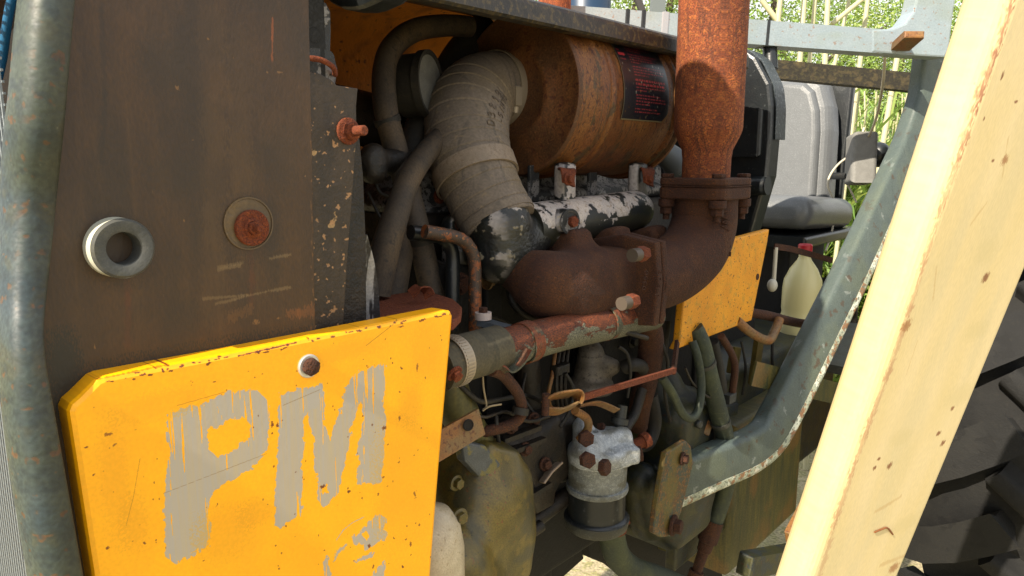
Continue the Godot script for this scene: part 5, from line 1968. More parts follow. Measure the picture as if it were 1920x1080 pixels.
# ---------------------------------------------------------------- pumps, filter, housings
func pumps() -> void:
	# olive front housing
	var s := Shape.new()
	var z := -.07
	s.cast([["box", V(880, 975, z - .05), Vector3(.055, .085, .07), .035], ["cap", V(900, 910, z - .03), V(905, 1020, z - .03), .045, .038], ["cap", V(860, 870, z - .04), V(930, 895, z - .05), .030, .026],
		["box", V(912, 862, z - .015), Vector3(.026, .019, .022), .005, Basis(Vector3(0, 0, 1), -.5)], ["cap", V(850, 1050, z), V(870, 1110, z), .04, .04], ["cap", V(905, 950, z - .02), V(935, 985, z - .03), .045, .04]], V(790, 1150, -.22), V(1010, 790, .0) + Vector3(.02, .02, 0), .0052, .024)
	var hs := add("timing_housing", s, mats.olive, tractor, "olive painted front casting stained with oil and rust")
	s = Shape.new()
	var pl := PackedVector2Array()
	for q in [[868, 838], [884, 830], [912, 836], [940, 870], [936, 890], [900, 896], [872, 866]]:
		var v := V(q[0], q[1], z + .012)
		pl.append(Vector2(v.x, v.y))
	s.prism(pl, Vector3(0, 0, z + .012), Vector3.RIGHT, Vector3.UP, .014, .003)
	add("worn_boss", s, surf(picture(["#4a4e50", "#3e4244"], "M", [["P", .6, .64, "#6a6030", .8, .1], ["F", .8, .9, "#767a7c", .5, 0.]], .3, 1.4, 256), .5, 6.0), hs, "worn bare grey boss on the olive casting")
	s = Shape.new()
	s.bolt(V(862, 968, z + .030), Vector3(-.2, 0, 1), .006)
	add("bolt", s, mats.olive, hs)
	s = Shape.new()
	s.bolt(V(800 + 55, 905, z - .004), Vector3(0, 0, 1), .006)
	add("bolt", s, mats.olive, hs)
	s = Shape.new()
	s.lathe(V(808, 1062, -.055), Vector3(0, 1, 0), [Vector2(-.06, 0), Vector2(-.058, .028), Vector2(-.03, .034), Vector2(.02, .034), Vector2(.045, .030), Vector2(.06, .02), Vector2(.066, 0)], 28)
	add("oil_filter", s, surf(picture(["#b9ac92", "#a89a80"], "M", [["S", .74, .8, "#7a6a4a", .6, -.1], ["F", .86, .92, "#d8d0c0", .5, .1]], .2, 1.0, 256), .35, 6.0), tractor, "cream oil filter half hidden by the yellow panel")
	# tan bracket bar
	s = Shape.new()
	s.bar(V(812, 842, -.045), V(902, 790, -.045), Vector3(0, 1, -.2), .028, .004, .001)
	var br := add("tan_bracket", s, mats.tan, tractor, "tan flat bracket with a round hole")
	s = Shape.new()
	var hc := V(878, 797, -.0405)
	s.lathe(hc, Vector3(-.3, .15, 1), [Vector2(.0002, .0), Vector2(.0004, .0042), Vector2(.0012, .005), Vector2(.0002, .0062)], 16)
	add("bolt_hole", s, plain(Color("#15110c"), .9), br)
	s = Shape.new()
	s.tube(smooth(P([840, 700, -.10, 846, 740, -.10, 870, 790, -.10, 895, 830, -.10]), 5), [.02, .022, .020], 16)
	add("coolant_elbow", s, mats.tank, tractor)
	# injection pump
	s = Shape.new()
	s.cast([["box", V(985, 850, -.14), Vector3(.045, .05, .04), .012, Basis(Vector3(0, 0, 1), .25)], ["cap", V(945, 830, -.13), V(1040, 800, -.14), .03, .03], ["cyl", V(1030, 850, -.15), V(1062, 845, -.14), .042, .01],
		["box", V(1005, 905, -.12), Vector3(.022, .034, .018), .006], ["cap", V(960, 800, -.14), V(1010, 780, -.15), .018, .014]], V(900, 990, -.24), V(1110, 730, -.06) + Vector3(.02, .0, 0), .0052, .010)
	var ip := add("injection_pump", s, mats.grime, tractor, "black oily injection pump")
	s = Shape.new()
	s.sweep(P([1016, 905, -.092, 1030, 885, -.09, 1048, 868, -.09]), rect(.016, .003, .001, 1), Vector3(-.5, .3, 1))
	for q in [[958, 800, -.098], [1000, 786, -.105], [962, 880, -.098], [1022, 870, -.096], [985, 842, -.096]]:
		var sb := Shape.new()
		sb.bolt(V(q[0], q[1], q[2]), Vector3(-.2, .1, 1), .0062)
		add("pump_bolt", sb, mats.rust_dark, ip)
	for q in [[940, 826, 1010, 800], [948, 850, 1020, 822], [990, 930, 1030, 905]]:
		var sb := Shape.new()
		sb.bar(V(q[0], q[1], -.097), V(q[2], q[3], -.097), Vector3(0, 0, 1), .012, .006, .002)
		add("pump_rib", sb, mats.grime, ip)
	add("bare_lever", s, plain(Color("#8a7866"), .5), ip)
	s = Shape.new()
	s.tube(P([990, 985, -.12, 1075, 920, -.11]), .011, 14)
	s.tube(P([978, 1010, -.11, 1015, 985, -.105]), .008, 12)
	add("brace_tube", s, mats.grime, tractor)
	# lift pump, grey casting
	s = Shape.new()
	s.cast([["cap", V(1108, 662, -.14), V(1105, 710, -.14), .019, .024], ["cap", V(1110, 700, -.135), V(1148, 690, -.12), .015, .011], ["cyl", V(1105, 712, -.14), V(1104, 735, -.14), .036, .006], ["cap", V(1140, 680, -.12), V(1150, 684, -.115), .010, .009]], V(1050, 770, -.2), V(1190, 635, -.08) + Vector3(.02, 0, 0), .0045, .008)
	add("lift_pump", s, surf(picture(["#5e564c", "#4c463e"], "M", [["L", .5, .8, "#70675a", .6, 0.], ["S", .64, .75, "#2e2822", .7, -.1]], .35, 1.6, 256), .55, 5.0), tractor, "grey brown lift pump casting")
	s = Shape.new()
	s.sweep(smooth(P([1085, 762, -.07, 1120, 756, -.06, 1156, 770, -.05])), rect(.012, .003, .001, 1), Vector3(.2, .6, 1))
	add("pump_lever", s, mats.tan, tractor)
	# fuel filter
	var fz := -.075
	var base := V(1118, 980, fz)
	s = Shape.new()
	s.lathe(base, Vector3.UP, [Vector2(-.004, 0), Vector2(-.004, .030), Vector2(.0, .040), Vector2(.004, .0435), Vector2(.010, .0435), Vector2(.013, .041), Vector2(.014, .0385), Vector2(.052, .0385)], 44)
	var ff := add("fuel_filter", s, mats.black, tractor, "black fuel filter bowl under a pale alloy head")
	s = Shape.new()
	s.lathe(base, Vector3.UP, [Vector2(.050, .0385), Vector2(.050, .0415), Vector2(.053, .0425), Vector2(.057, .0415), Vector2(.058, .039), Vector2(.092, .040), Vector2(.094, .041)], 44)
	add("filter_collar", s, mats.alu_grey, ff)
	s = Shape.new()
	s.lathe(base, Vector3.UP, [Vector2(-.006, .0), Vector2(-.006, .038), Vector2(-.002, .0425), Vector2(.008, .0445), Vector2(.0105, .0445), Vector2(.011, .043)], 44)
	add("bowl_rim", s, mats.alu_dull, ff)
	s = Shape.new()
	var top := base + Vector3(0, .105, 0)
	s.cast([["cyl", base + Vector3(0, .088, 0), base + Vector3(0, .112, 0), .041, .006], ["cap", top + Vector3(-.02, .004, .0), top + Vector3(-.008, .030, -.02), .022, .014], ["cap", top + Vector3(.0, .005, 0), top + Vector3(.036, .012, .015), .02, .014], ["box", top + Vector3(.018, -.006, .024), Vector3(.024, .012, .016), .004, Basis(Vector3.UP, -.45)],
		["cyl", top + Vector3(-.008, .0, -.004), top + Vector3(-.008, .028, -.004), .008, .002], ["-cyl", top + Vector3(-.008, .018, -.004), top + Vector3(-.008, .04, -.004), .005, .001], ["cyl", top + Vector3(.02, .0, -.008), top + Vector3(.02, .018, -.008), .012, .002], ["cap", top + Vector3(.03, .01, -.01), top + Vector3(.05, .01, 0), .012, .009]], base + Vector3(-.07, .07, -.07), base + Vector3(.08, .16, .07), .0042, .008)
	var fh := add("filter_head", s, mats.alu, ff, "pale alloy filter head with rusty bolts")
	for q in [[1100, 822, -.05, -.7, .3], [1127, 808, -.085, .5, .3], [1147, 834, -.07, .0, 1.0], [1102, 862, -.036, -.5, .25], [1132, 876, -.03, .1, .15], [1196, 852, -.05, 1.0, .2]]:
		s = Shape.new()
		s.hexnut(V(q[0], q[1], q[2]) - Vector3(q[3] * .2, .1, .5 if q[4] < .5 else 0.0).normalized() * .004, Vector3(q[3], q[4], 1.0 if q[4] < .5 else .1), .0105, .010, q[3])
		add("bolt_head", s, mats.rust_dark, fh)
	s = Shape.new()
	s.lathe(V(1160, 800, -.075), Vector3(.3, 1, 0), [Vector2(-.01, .007), Vector2(.004, .007), Vector2(.004, .012), Vector2(.012, .012), Vector2(.012, .008), Vector2(.03, .007), Vector2(.03, 0)], 14)
	s.lathe(V(1172, 835, -.075), Vector3(.1, 1, 0), [Vector2(-.02, .009), Vector2(.01, .009), Vector2(.012, .006), Vector2(.03, .006)], 14)
	add("union", s, mats.alu_dull, fh)
	s = Shape.new()
	s.lathe(V(1196, 832, -.06), Vector3(.8, .2, .3), [Vector2(-.012, .008), Vector2(.008, .008), Vector2(.008, .011), Vector2(.018, .011), Vector2(.018, 0)], 14)
	add("banjo_bolt", s, mats.rust_bright, fh)
	# bottom hose with clamp
	s = Shape.new()
	s.tube(smooth(P([1146, 965, -.085, 1148, 1010, -.085, 1160, 1045, -.085, 1190, 1070, -.08, 1235, 1085, -.075, 1300, 1110, -.07]), 8), .0195, 24)
	var bh := add("lower_hose", s, mats.rubber_green, tractor, "green grey elbow hose at the bottom of the engine")
	s = Shape.new()
	s.lathe(V(1147, 985, -.085), Vector3(.03, -1, 0), [Vector2(-.006, .0197), Vector2(-.006, .0215), Vector2(.007, .0215), Vector2(.007, .0197)], 28)
	s.bolt(V(1168, 983, -.07), Vector3(1, 0, .2), .006, false, .006)
	add("hose_clip", s, mats.rust_bright, bh)

# ---------------------------------------------------------------- bell housing, gearbox, tank
func driveline() -> void:
	var s := Shape.new()
	var solids := [["box", V(1225, 860, -.16), Vector3(.07, .13, .09), .03], ["cap", V(1232, 730, -.15), V(1262, 900, -.13), .045, .07], ["cap", V(1200, 900, -.12), V(1215, 980, -.12), .03, .03]]
	s.cast(solids, V(1150, 1060, -.32), V(1330, 640, -.03) + Vector3(.06, 0, 0), .008, .02)
	add("bell_housing", s, mats.green, tractor, "green grey bell housing stained yellow")
	s = Shape.new()
	s.box(Vector3(1.62, .72, -.32), Vector3(.7, .34, .34), Basis.IDENTITY, .02)
	add("gearbox", s, mats.green, tractor)
	# side tank
	s = Shape.new()
	var pl := PackedVector2Array()
	for q in [[1385, 905], [1392, 780], [1400, 745], [1506, 742], [1512, 760], [1500, 880], [1470, 985], [1400, 1062], [1365, 1075]]:
		var v := V(q[0], q[1], -.02)
		pl.append(Vector2(v.x, v.y))
	var tk := add("side_tank", tank_shape(), mats.tank, tractor, "olive stained box tank on the side")
	s = Shape.new()
	s.box(V(1310, 935, -.125), Vector3(.20, .20, .02), Basis.IDENTITY, .004)
	add("side_plate", s, mats.green, tractor)
	# small bits around the clutch linkage
	s = Shape.new()
	s.bar(V(1316, 740, -.08), V(1306, 815, -.08), Vector3(1, 0, 0), .018, .006, .001)
	add("clutch_lever", s, mats.green, tractor)
	s = Shape.new()
	s.bar(V(1330, 790, -.07), V(1322, 815, -.07), Vector3(1, 0, .4), .012, .006, .001)
	add("yellow_link", s, mats.tan, tractor)
	s = Shape.new()
	s.lathe(V(1302, 792, -.075), Vector3(-.3, 0, 1), [Vector2(-.02, .007), Vector2(.012, .007), Vector2(.014, .005), Vector2(.014, 0)], 14)
	add("cross_pin", s, mats.alu_dull, tractor)
	for q in [[1380, 650, 1372, 700], [1424, 630, 1412, 720]]:
		s = Shape.new()
		s.bar(V(q[0], q[1], -.13), V(q[2], q[3], -.13), Vector3(1, 0, 0), .03, .01, .002)
		add("linkage_arm", s, mats.olive, tractor)
	s = Shape.new()
	s.bar(V(1270, 800, -.09), V(1380, 765, -.09), Vector3(0, 1, 0), .02, .01, .002)
	add("shelf_edge", s, mats.green, tractor)
	# yellow small plate
	s = Shape.new()
	pl = PackedVector2Array()
	for q in [[1268, 656], [1276, 640], [1292, 470], [1443, 430], [1440, 452], [1410, 601]]:
		var v := V(q[0], q[1], -.075)
		pl.append(Vector2(v.x, v.y))
	s.prism(pl, Vector3(0, 0, -.075), Vector3.RIGHT, Vector3.UP, .014, .003)
	var yp := add("small_plate", s, mats.yellow_old, tractor, "small faded yellow plate behind the exhaust elbow")
	s = Shape.new()
	s.lathe(V(1420, 519, -.075), Vector3(0, 0, 1), [Vector2(0, .006), Vector2(.001, .006), Vector2(.0012, 0)], 12)
	add("rust_hole", s, mats.rust_dark, yp)
	# dark filler mass behind the linkages
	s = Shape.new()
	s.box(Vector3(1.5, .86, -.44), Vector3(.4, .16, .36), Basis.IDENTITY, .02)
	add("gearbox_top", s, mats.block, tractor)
	# drawbar rail and hitch low down
	s = Shape.new()
	s.bar(V(1395, 1060, -.03), V(1500, 1040, .0), Vector3(0, 1, 0), .04, .03, .004)
	add("foot_rail", s, mats.green, tractor)
	s = Shape.new()
	s.bar(V(1478, 1010, .02), V(1545, 880, .02), Vector3(1, 0, 0), .03, .012, .002)
	add("step_stay", s, mats.tan, tractor, "rusty tan stay beside the loader arm")

func tank_shape() -> Shape:
	var s := Shape.new()
	var a := V(1384, 780, -.10)
	# box tank: front face turned to the nose, side face outward
	var w := V(1508, 780, -.10).x - a.x
	var top := V(1440, 750, -.12).y
	var bot := V(1384, 1066, -.10).y
	s.box(Vector3(a.x + w / 2, (top + bot) / 2, -.20), Vector3(w, top - bot, .20), Basis.IDENTITY, .014)
	return s

# ---------------------------------------------------------------- cowl, seat, footplate
func cab() -> void:
	var xc := 1.40
	var s := Shape.new()
	var pl := PackedVector2Array()
	for q in [[1180, 60], [1300, 84], [1412, 96], [1436, 112], [1462, 160], [1466, 200], [1464, 262], [1458, 330], [1428, 432], [1290, 560], [1130, 600], [1020, 560], [1020, 80]]:
		var v := X(q[0], q[1], xc)
		pl.append(Vector2(-v.z, v.y))
	s.prism(pl, Vector3(xc, 0, 0), Vector3(0, 0, -1), Vector3.UP, .05, .006)
	var cw := add("dash_cowl", s, mats.black, tractor, "black dashboard cowl with bent side flange")
	# raised flange rim
	var rim := PackedVector3Array()
	for q in [[1330, 86], [1414, 97], [1438, 116], [1460, 163], [1464, 205], [1462, 262]]:
		rim.append(X(q[0], q[1], xc - .012))
	s = Shape.new()
	s.sweep(fillet(rim, .01, 3), rect(.045, .004, .0015, 1), Vector3(1, 0, 0))
	add("cowl_flange", s, surf(picture(["#3c4347", "#2e3438"], "M", [["F", .8, .88, "#8a9090", .6, 0.], ["S", .72, .76, "#8a9090", .6, 0.]], .2, .6, 256), .35, 4.0), cw)
	s = Shape.new()
	var r2 := PackedVector3Array()
	for q in [[1400, 150], [1440, 186], [1446, 205], [1444, 300], [1440, 330]]:
		r2.append(X(q[0], q[1], xc - .006))
	s.sweep(fillet(r2, .008, 3), rect(.01, .012, .003, 1), Vector3(1, 0, 0))
	add("inner_rib", s, mats.black, cw)
	s = Shape.new()
	s.box(X(1405, 250, xc - .03), Vector3(.06, .09, .07), Basis.IDENTITY, .006)
	add("control_box", s, mats.black, cw)
	s = Shape.new()
	s.tube(PackedVector3Array([X(1380, 350, xc - .05), X(1440, 348, xc - .05)]), .018, 18)
	add("cross_tube", s, mats.black, cw)
	s = Shape.new()
	var te := PackedVector2Array()
	for q in [[1436, 276], [1441, 284], [1446, 298], [1445, 304], [1440, 305], [1436, 298]]:
		var v := X(q[0], q[1], xc - .001)
		te.append(Vector2(-v.z, v.y))
	s.prism(te, Vector3(xc - .001, 0, 0), Vector3(0, 0, -1), Vector3.UP, .001)
	add("painted_slot", s, plain(Color("#d8dad8"), .5), cw)  # pale patch painted in for the bright seat seen through a slot
	s = Shape.new()
	var st := X(1424, 105, xc)
	s.tube(PackedVector3Array([X(1445, 130, xc + .05), X(1442, 60, xc + .06)]), .014, 14)
	add("column_tube", s, mats.black, cw)
	# ---- seat
	var sx := 2.22
	var seat := Shape.new()
	var bl := X(1395, 300, sx)
	var bp: Array = []
	for q in [[1380, 395], [1382, 260], [1396, 190], [1440, 164], [1500, 163], [1540, 172], [1556, 195], [1566, 260], [1572, 330], [1560, 395]]:
		var v := X(q[0], q[1], sx)
		bp.append(Vector2(-v.z, v.y))
	seat.prism(PackedVector2Array(bp), Vector3(sx, 0, 0), Vector3(0, 0, -1), Vector3.UP, .08, .012)
	var sc := X(1480, 380, sx)
	# padded back as a smooth casting
	var sh := Shape.new()
	var cy := X(1480, 270, sx)
	var bo := PackedVector2Array()
	for q in [[-.235, -.22], [-.245, .02], [-.235, .12], [-.20, .185], [-.14, .205], [.00, .205], [.06, .195], [.095, .165], [.118, .10], [.128, .03], [.14, -.22]]:
		bo.append(Vector2(q[0], q[1]))
	var lean := Basis(Vector3(0, 0, 1), -.12)
	sh.prism(bo, Vector3(sx - .03, cy.y + .01, cy.z), lean * Vector3(0, 0, -1) * -1.0, lean * Vector3.UP, .10, .035)
	var inner := PackedVector2Array()
	for q in bo:
		inner.append(Vector2((q.x + .05) * .84 - .05, q.y * .86))
	sh.prism(inner, Vector3(sx - .048, cy.y + .01, cy.z), lean * Vector3(0, 0, -1) * -1.0, lean * Vector3.UP, .05, .02)
	var sb := add("seat_back", sh, mats.seat, tractor, "grey vinyl seat back in full sun")
	sh = Shape.new()
	var sy := X(1500, 372, sx - .1).y
	sh.cast([["box", Vector3(sx - .17, sy - .035, cy.z - .03), Vector3(.20, .045, .23), .04, Basis(Vector3(0, 0, 1), -.06)]], Vector3(sx - .42, sy - .13, cy.z - .32), Vector3(sx + .08, sy + .07, cy.z + .26), .014, .03)
	add("seat_cushion", sh, mats.seat, tractor, "grey vinyl seat cushion")
	sh = Shape.new()
	sh.box(Vector3(sx + .10, cy.y - .01, cy.z - .04), Vector3(.03, .40, .36), Basis(Vector3(0, 0, 1), -.10), .012)
	sh.box(Vector3(sx - .16, sy - .10, cy.z - .03), Vector3(.42, .03, .46), Basis.IDENTITY, .01)
	add("seat_shell", sh, mats.black, tractor)
	sh = Shape.new()
	sh.box(Vector3(sx - .12, sy - .23, cy.z - .03), Vector3(.3, .22, .3), Basis.IDENTITY, .02)
	add("seat_base", sh, mats.block, tractor)
	# grey armrest pad with bracket
	sh = Shape.new()
	var ap := D(1614, 298, 1.95)
	sh.box(ap, Vector3(.075, .135, .065), Basis(Vector3.UP, .55) * Basis(Vector3(0, 0, 1), -.12), .012)
	var ar := add("armrest_pad", sh, surf(picture(["#7b7a76", "#6e6d69"], "M", [["F", .8, .9, "#8e8c86", .4, 0.]], .15, .8, 256), .6, 5.0), tractor, "grey folded armrest pad beside the seat")
	sh = Shape.new()
	sh.ball(D(1648, 290, 2.0), Vector3(.03, .035, .03))
	sh.tube(PackedVector3Array([D(1590, 330, 1.97), D(1560, 330, 2.1)]), .01, 10)
	add("pivot", sh, mats.black, ar)
	# footplate, bottle shelf
	sh = Shape.new()
	var fy := .80
	var q1 := Y(1420, 690, fy)
	sh.box(Vector3(1.95, .83, -.12), Vector3(.55, .02, .34), Basis(Vector3(0, 0, 1), -.02), .004)
	add("footplate", sh, mats.alu_dull, tractor, "dusty footplate beside the seat base")
	sh = Shape.new()
	sh.bar(V(1412, 700, -.06), V(1600, 745, .0), Vector3(0, 1, 0), .045, .006, .001)
	add("footplate_lip", sh, mats.tank, tractor)
	for q in [[1545, 520, 1530, 640, .018], [1600, 500, 1600, 640, .02], [1480, 620, 1476, 690, .015]]:
		sh = Shape.new()
		sh.bar(V(q[0], q[1], -.22), V(q[2], q[3], -.22), Vector3(1, 0, 0), q[4], q[4], .002)
		add("control_lever", sh, mats.block, tractor)
	# rear fender box
	sh = Shape.new()
	sh.box(X(1735, 215, 2.0) + Vector3(.17, -.02, .15), Vector3(.34, .30, .30), Basis.IDENTITY, .01)
	add("fender_box", sh, surf(picture(["#3a2426", "#2e2022"], "M", [["L", .5, .7, "#4a2e2a", .6, 0.]], .2, .6, 256), .5, 3.0), tractor, "dark maroon fender box behind the loader post")
	sh = Shape.new()
	sh.box(X(1700, 480, 1.95) + Vector3(.10, -.08, .12), Vector3(.10, .8, .24), Basis.IDENTITY, .01)
	add("fender_leg", sh, mats.block, tractor)

# ---------------------------------------------------------------- rear wheel
func rear_wheel() -> void:
	var c := Vector3(2.36, .66, .27)
	var s := Shape.new()
	var r := .60
	s.lathe(c - Vector3(0, 0, .19), Vector3(0, 0, 1), [Vector2(.03, .32), Vector2(.0, .40), Vector2(.0, .50), Vector2(.03, r - .03), Vector2(.08, r), Vector2(.19, r + .01), Vector2(.30, r), Vector2(.35, r - .03), Vector2(.38, .50), Vector2(.38, .40), Vector2(.35, .32)], 64)
	var wl := add("rear_wheel", s, mats.tyre, tractor, "big dusty rear tyre with chevron lugs")
	for i in 19:
		for sd in [-1.0, 1.0]:
			var a := TAU * (i + (.5 if sd > 0 else 0.0)) / 19
			var sh := Shape.new()
			var pts := PackedVector3Array()
			for k in 5:
				var f := k / 4.0
				var an := a + f * .27
				var zz: float = sd * (-.015 + f * .205)
				var rr := r + .028 - .05 * pow(f, 4.0)
				pts.append(c + Vector3(cos(an) * rr, sin(an) * rr, zz))
			var rad := Vector3(cos(a + .08), sin(a + .08), 0)
			sh.sweep(pts, PackedVector2Array([Vector2(-.044, -.030), Vector2(-.030, -.020), Vector2(-.024, .004), Vector2(-.021, .016), Vector2(-.014, .021), Vector2(.014, .021), Vector2(.021, .016), Vector2(.024, .004), Vector2(.030, -.020), Vector2(.044, -.030)]), rad.cross(Vector3(0, 0, 1)), true)
			add("lug", sh, mats.tyre, wl)
	s = Shape.new()
	s.lathe(c - Vector3(0, 0, .12), Vector3(0, 0, 1), [Vector2(0, .34), Vector2(.02, .32), Vector2(.05, .30), Vector2(.1, .1), Vector2(.1, 0)], 40)
	add("rim", s, mats.yellow_old, wl)

# ---------------------------------------------------------------- front loader
func front_loader() -> void:
	loader = thing("front_loader", Vector3(1.4, 0, .1), "front loader frame with a faded cream lift arm and grey green strut", "front loader")
	var s := Shape.new()
	# lift arm: box section in the side plane, its near side pressed outward
	# its broad face is turned a little to the nose
	var ao := D(1578, 1080, .85)
	var an0 := Vector3(-.33, -.25, 1).normalized()
	var ax := Vector3.UP.cross(an0).normalized()
	var ay := an0.cross(ax)
	var on_arm := func(px: float, py: float) -> Vector3:
		var w: Vector3 = PL(px, py, ao, an0) - ao
		return Vector3(w.dot(ax), w.dot(ay), 0)
	var outline := PackedVector2Array()
	for q in [[1932, -120], [2190, -120], [1690, 1080], [1628, 1230], [1464, 1230], [1516, 1080]]:
		var w: Vector3 = on_arm.call(q[0], q[1])
		outline.append(Vector2(w.x, w.y))
	s.prism(outline, ao, ax, ay, .044, .016)
	var cv := canvas(mats.cream_pic, 1024, outline, 0.0)
	cv.to = on_arm
	cv.band([1935, -90, 1902, 0, 1872, 90, 1836, 190, 1802, 290, 1764, 400, 1732, 500, 1700, 600, 1666, 700, 1632, 790, 1600, 880, 1566, 980, 1534, 1090], 4, Color("#a87c5c"), .4, 1.5)
	cv.band([1904, 0, 1868, 105, 1836, 195, 1804, 290], 2.5, Color("#8a5a44"), .4, 1.9)
	cv.band([1915, 545, 1860, 700, 1790, 880, 1700, 1070], 5, Color("#b8864a"), .5, 1.4)
	for q in [[1648, 860, 3, 3], [1668, 873, 4, 6], [1640, 877, 3, 4], [1862, 300, 3, 3], [1845, 222, 2, 4], [1905, 190, 4, 3], [1786, 765, 3, 4], [1760, 812, 4, 4], [1768, 830, 4, 5], [1880, 140, 2, 9], [1848, 520, 6, 9], [1620, 430, 3, 4]]:
		cv.dot(q[0], q[1], q[2], q[3], Color("#6a3c20"), .8)
	for q in [[1700, 700, 1720, 640], [1820, 420, 1850, 380], [1640, 960, 1690, 930], [1750, 560, 1756, 500], [1880, 330, 1890, 260], [1700, 1040, 1650, 1060]]:
		cv.band(q, .7, Color("#b09060"), .4, .8)
	for q in [[1700, 610, 8, 12], [1884, 300, 6, 10], [1780, 880, 10, 6], [1676, 1064, 8, 8]]:
		cv.dot(q[0], q[1], q[2], q[3], Color("#8a5a34"), .7)
	cv.band([1880, 640, 1800, 840, 1720, 1030], 3, Color("#7a4426"), .6, 1.9)
	for q in [[1690, 820, 20, 16], [1800, 740, 26, 20], [1830, 620, 22, 18], [1850, 470, 20, 26], [1700, 980, 24, 14]]:
		cv.dot(q[0], q[1], q[2], q[3], Color("#c0b080"), .4)
	var arm := add("lift_arm", s, painted(cv, mats.cream_pic[1], .25, .5), loader, "faded cream lift arm close to the camera")
	# strut
	var pts := PackedVector3Array([V(1262, 905, -.075), V(1330, 876, -.055), V(1405, 846, -.035), V(1440, 820, -.03), V(1480, 745, -.02), V(1597, 510, .01), V(1710, 265, .035), V(1738, 180, .045), V(1746, 110, .046)])
	s = Shape.new()
	s.sweep(fillet(pts, .09, 6), rect(.038, .078, .010, 4), Vector3(-.48, .0, .88), true)
	var st := add("strut", s, mats.strut, loader, "grey green square strut from the engine bracket up to the loader post")
	s = Shape.new()
	var q0 := PackedVector2Array([Vector2(.0196, .020)])
	for i in 7:
		var an := PI / 2 * i / 6
		q0.append(Vector2(.009, .029) + Vector2(cos(an), sin(an)) * .0107)
	q0.append(Vector2(-.006, .0397))
	q0.append(Vector2(-.006, .0385))
	for i in 7:
		var an := PI / 2 * (6 - i) / 6
		q0.append(Vector2(.009, .029) + Vector2(cos(an), sin(an)) * .0095)
	q0.append(Vector2(.0185, .020))
	s.sweep(fillet(pts, .09, 6), q0, Vector3(-.48, 0, .88), true)
	add("scuffed_edge", s, mats.strut_edge, st, "pale scuffed edge of the strut with rust")
	s = Shape.new()
	var pl := PackedVector2Array()
	# mounting plate faces the nose
	var mx := V(1262, 905, -.075).x - .012
	for q in [[1240, 1008], [1226, 1000], [1232, 950], [1250, 850], [1286, 826], [1296, 836], [1300, 870], [1278, 960], [1266, 990], [1258, 1006]]:
		var v := V(q[0], q[1], -.045)
		pl.append(Vector2(v.x, v.y))
	s.prism(pl, Vector3(0, 0, -.045), Vector3.RIGHT, Vector3.UP, .010, .002)
	var mp := add("mounting_plate", s, surf(picture(["#5a4026", "#4a4a38"], "M", [["P", .52, .56, "#3c4640", .85, 0.], ["S", .6, .7, "#8a5a2a", .8, .1], ["L", .55, .7, "#6a5c24", .6, 0.]], .3, 1.6), .55, 6.0), st, "rusty mounting plate at the foot of the strut")
	s = Shape.new()
	s.bolt(V(1262, 985, -.043), Vector3(.2, 0, 1), .011)
	add("bolt", s, mats.rust_dark, st)
	s = Shape.new()
	s.bolt(V(1280, 860, -.043), Vector3(.2, 0, 1), .007)
	add("bolt", s, mats.rust_dark, st)
	# cross beam and, welded to it, the post with its curved gusset
	var b1 := D(1745, 84, 1.46)
	var b0 := D(1040, 32, 1.34)
	var bd := (b1 - b0).normalized()
	var bn := bd.cross(Vector3.UP).normalized()
	if bn.z < 0:
		bn = -bn
	s = Shape.new()
	s.bar(b1 - bd * .1 - bn * .022, b0 - bn * .022, Vector3(0, 1, 0), .046, .044, .004)
	var bm := add("cross_beam", s, mats.beam, loader, "grey blue box beam running behind the exhaust stack")
	s = Shape.new()
	pl = PackedVector2Array()
	var bu := bn.cross(bd).normalized()
	for q in [[1634, 56], [1672, 54], [1696, 44], [1712, 22], [1720, -10], [1728, -160], [1802, -160], [1790, 0], [1778, 96], [1770, 108], [1700, 104], [1634, 98]]:
		var v := PL(q[0], q[1], b1, bn) - b1
		pl.append(Vector2(v.dot(bd), v.dot(bu)))
	s.prism(pl, b1 + bn * .002, bd, bu, .042, .004)
	add("loader_post", s, mats.beam, loader, "grey blue loader post with a curved gusset")
	for q in [[1176, .012], [1206, .012], [1247, .02], [1440, .008]]:
		s = Shape.new()
		var a := PL(q[0], lerpf(32, 84, (q[0] - 1040.0) / 705.0), b1, bn) - bn * .022
		s.bar(a - bd * q[1] * .4, a + bd * q[1] * .4, Vector3(0, 1, 0), .049, .047, .003)
		add("tape_wrap", s, mats.black if q[1] < .018 else plain(Color("#9a9ca0"), .25, .3), bm)
	s = Shape.new()
	s.bar(D(1735, 158, 1.75), D(1420, 128, 1.7), Vector3(0, 1, 0), .042, .035, .004)
	add("lower_rail", s, mats.beam_under, loader, "dark rusty lower rail")
	# pivot bracket lug
	s = Shape.new()
	var la := PL(1690, 90, b1, bn)
	s.bar(la - bd * .004, la + bn * .075 - bd * .03 + bu * .012, bu, .014, .036, .003)
	var lug := add("stop_lug", s, mats.tan, loader, "rusty stop lug sticking out of the beam")

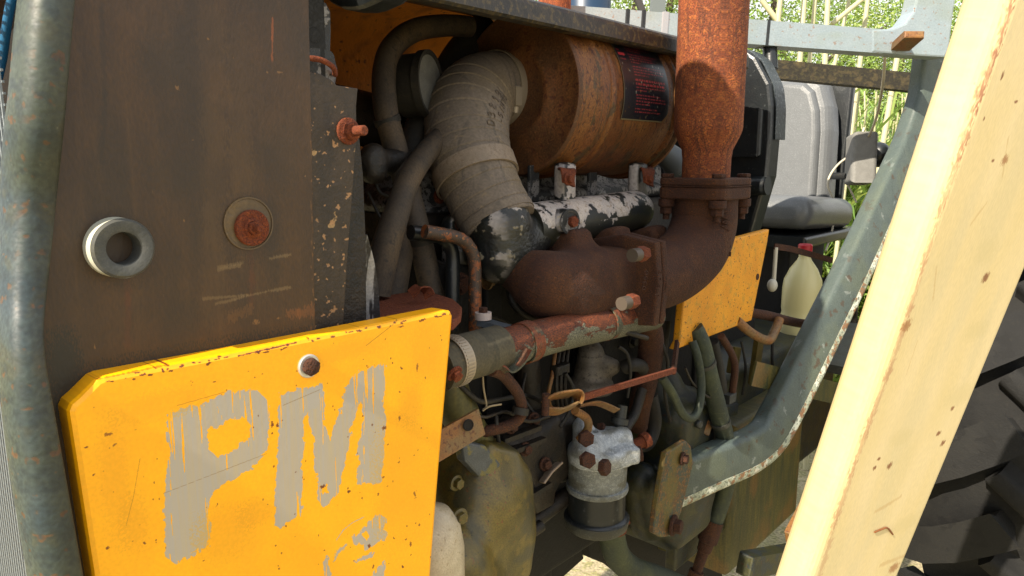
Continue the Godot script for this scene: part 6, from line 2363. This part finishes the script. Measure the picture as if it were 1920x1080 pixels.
# ---------------------------------------------------------------- loose things
func loose_things() -> void:
	var t := thing("plastic_bottle", Vector3.ZERO, "cloudy yellow plastic bottle with a red cap beside the footplate", "bottle")
	var base := D(1497, 640, 1.78)
	var s := Shape.new()
	var H := D(1493, 470, 1.78).y - base.y
	var r := .046
	s.lathe(base, Vector3(0.01, 1, 0), [Vector2(0, 0), Vector2(0, r * .8), Vector2(.008, r * .95), Vector2(.02, r), Vector2(H * .3, r), Vector2(H * .34, r * .96), Vector2(H * .38, r), Vector2(H * .6, r), Vector2(H * .7, r * .95), Vector2(H * .82, r * .7), Vector2(H * .92, r * .36), Vector2(H * .95, r * .3), Vector2(H, r * .3)], 30)
	add("bottle_body", s, mats.plastic, t)
	s = Shape.new()
	s.lathe(base + Vector3(.01 * H, H, 0), Vector3(0.01, 1, 0), [Vector2(-.004, r * .34), Vector2(0, r * .36), Vector2(.018, r * .36), Vector2(.021, r * .3), Vector2(.021, 0)], 22)
	add("cap", s, plain(Color("#a8202c"), .4), t)
	# bracket wire with white knob
	t = thing("bent_wire_hook", Vector3.ZERO, "rusty bent strip with a pale rod hanging in front of the bottle", "hook")
	s = Shape.new()
	s.sweep(P([1452, 462, -.10, 1480, 466, -.09, 1560, 488, -.06]), rect(.003, .012), Vector3(0, 0, 1))
	add("strip", s, mats.rust_dark, t)
	s = Shape.new()
	s.tube(P([1455, 464, -.098, 1451, 525, -.098]), .004, 10)
	s.ball(V(1448, 535, -.098), Vector3(.010, .013, .010))
	add("rod", s, plain(Color("#b9b4a4"), .5), t)
	# wire dangling at the seat
	s = Shape.new()
	s.tube(smooth(PackedVector3Array([D(1660, 90, 1.5), D(1655, 160, 1.6), D(1640, 230, 1.8), D(1615, 275, 2.0), D(1570, 310, 2.05), D(1552, 345, 2.05), D(1566, 385, 2.05), D(1560, 430, 2.0), D(1548, 470, 1.95)])), .0032, 8)
	tag(add("dangling_wire", s, plain(Color("#b8b09c"), .6)), "thin pale wire looping down beside the armrest", "wire")
	s = Shape.new()
	s.tube(smooth(PackedVector3Array([D(1620, 240, 2.1), D(1600, 300, 2.05), D(1584, 330, 2.05), D(1594, 355, 2.05), D(1606, 380, 2.05)])), .0028, 8)
	tag(add("short_wire", s, plain(Color("#c4bca8"), .6)), "short pale wire curling over the grey armrest pad", "wire")
	# dry stems and leaf on the arm
	s = Shape.new()
	var an0 := Vector3(-.33, -.25, 1).normalized()
	var ao := D(1578, 1080, .85) + an0 * .0012
	s.tube(smooth(PackedVector3Array([PL(1640, 998, ao, an0), PL(1652, 993, ao, an0), PL(1664, 990, ao, an0), PL(1674, 1002, ao, an0)])), .0011, 6)
	tag(add("dry_stem", s, plain(Color("#7a4a24"), .8)), "small brown dry stem stuck to the cream lift arm", "stem")
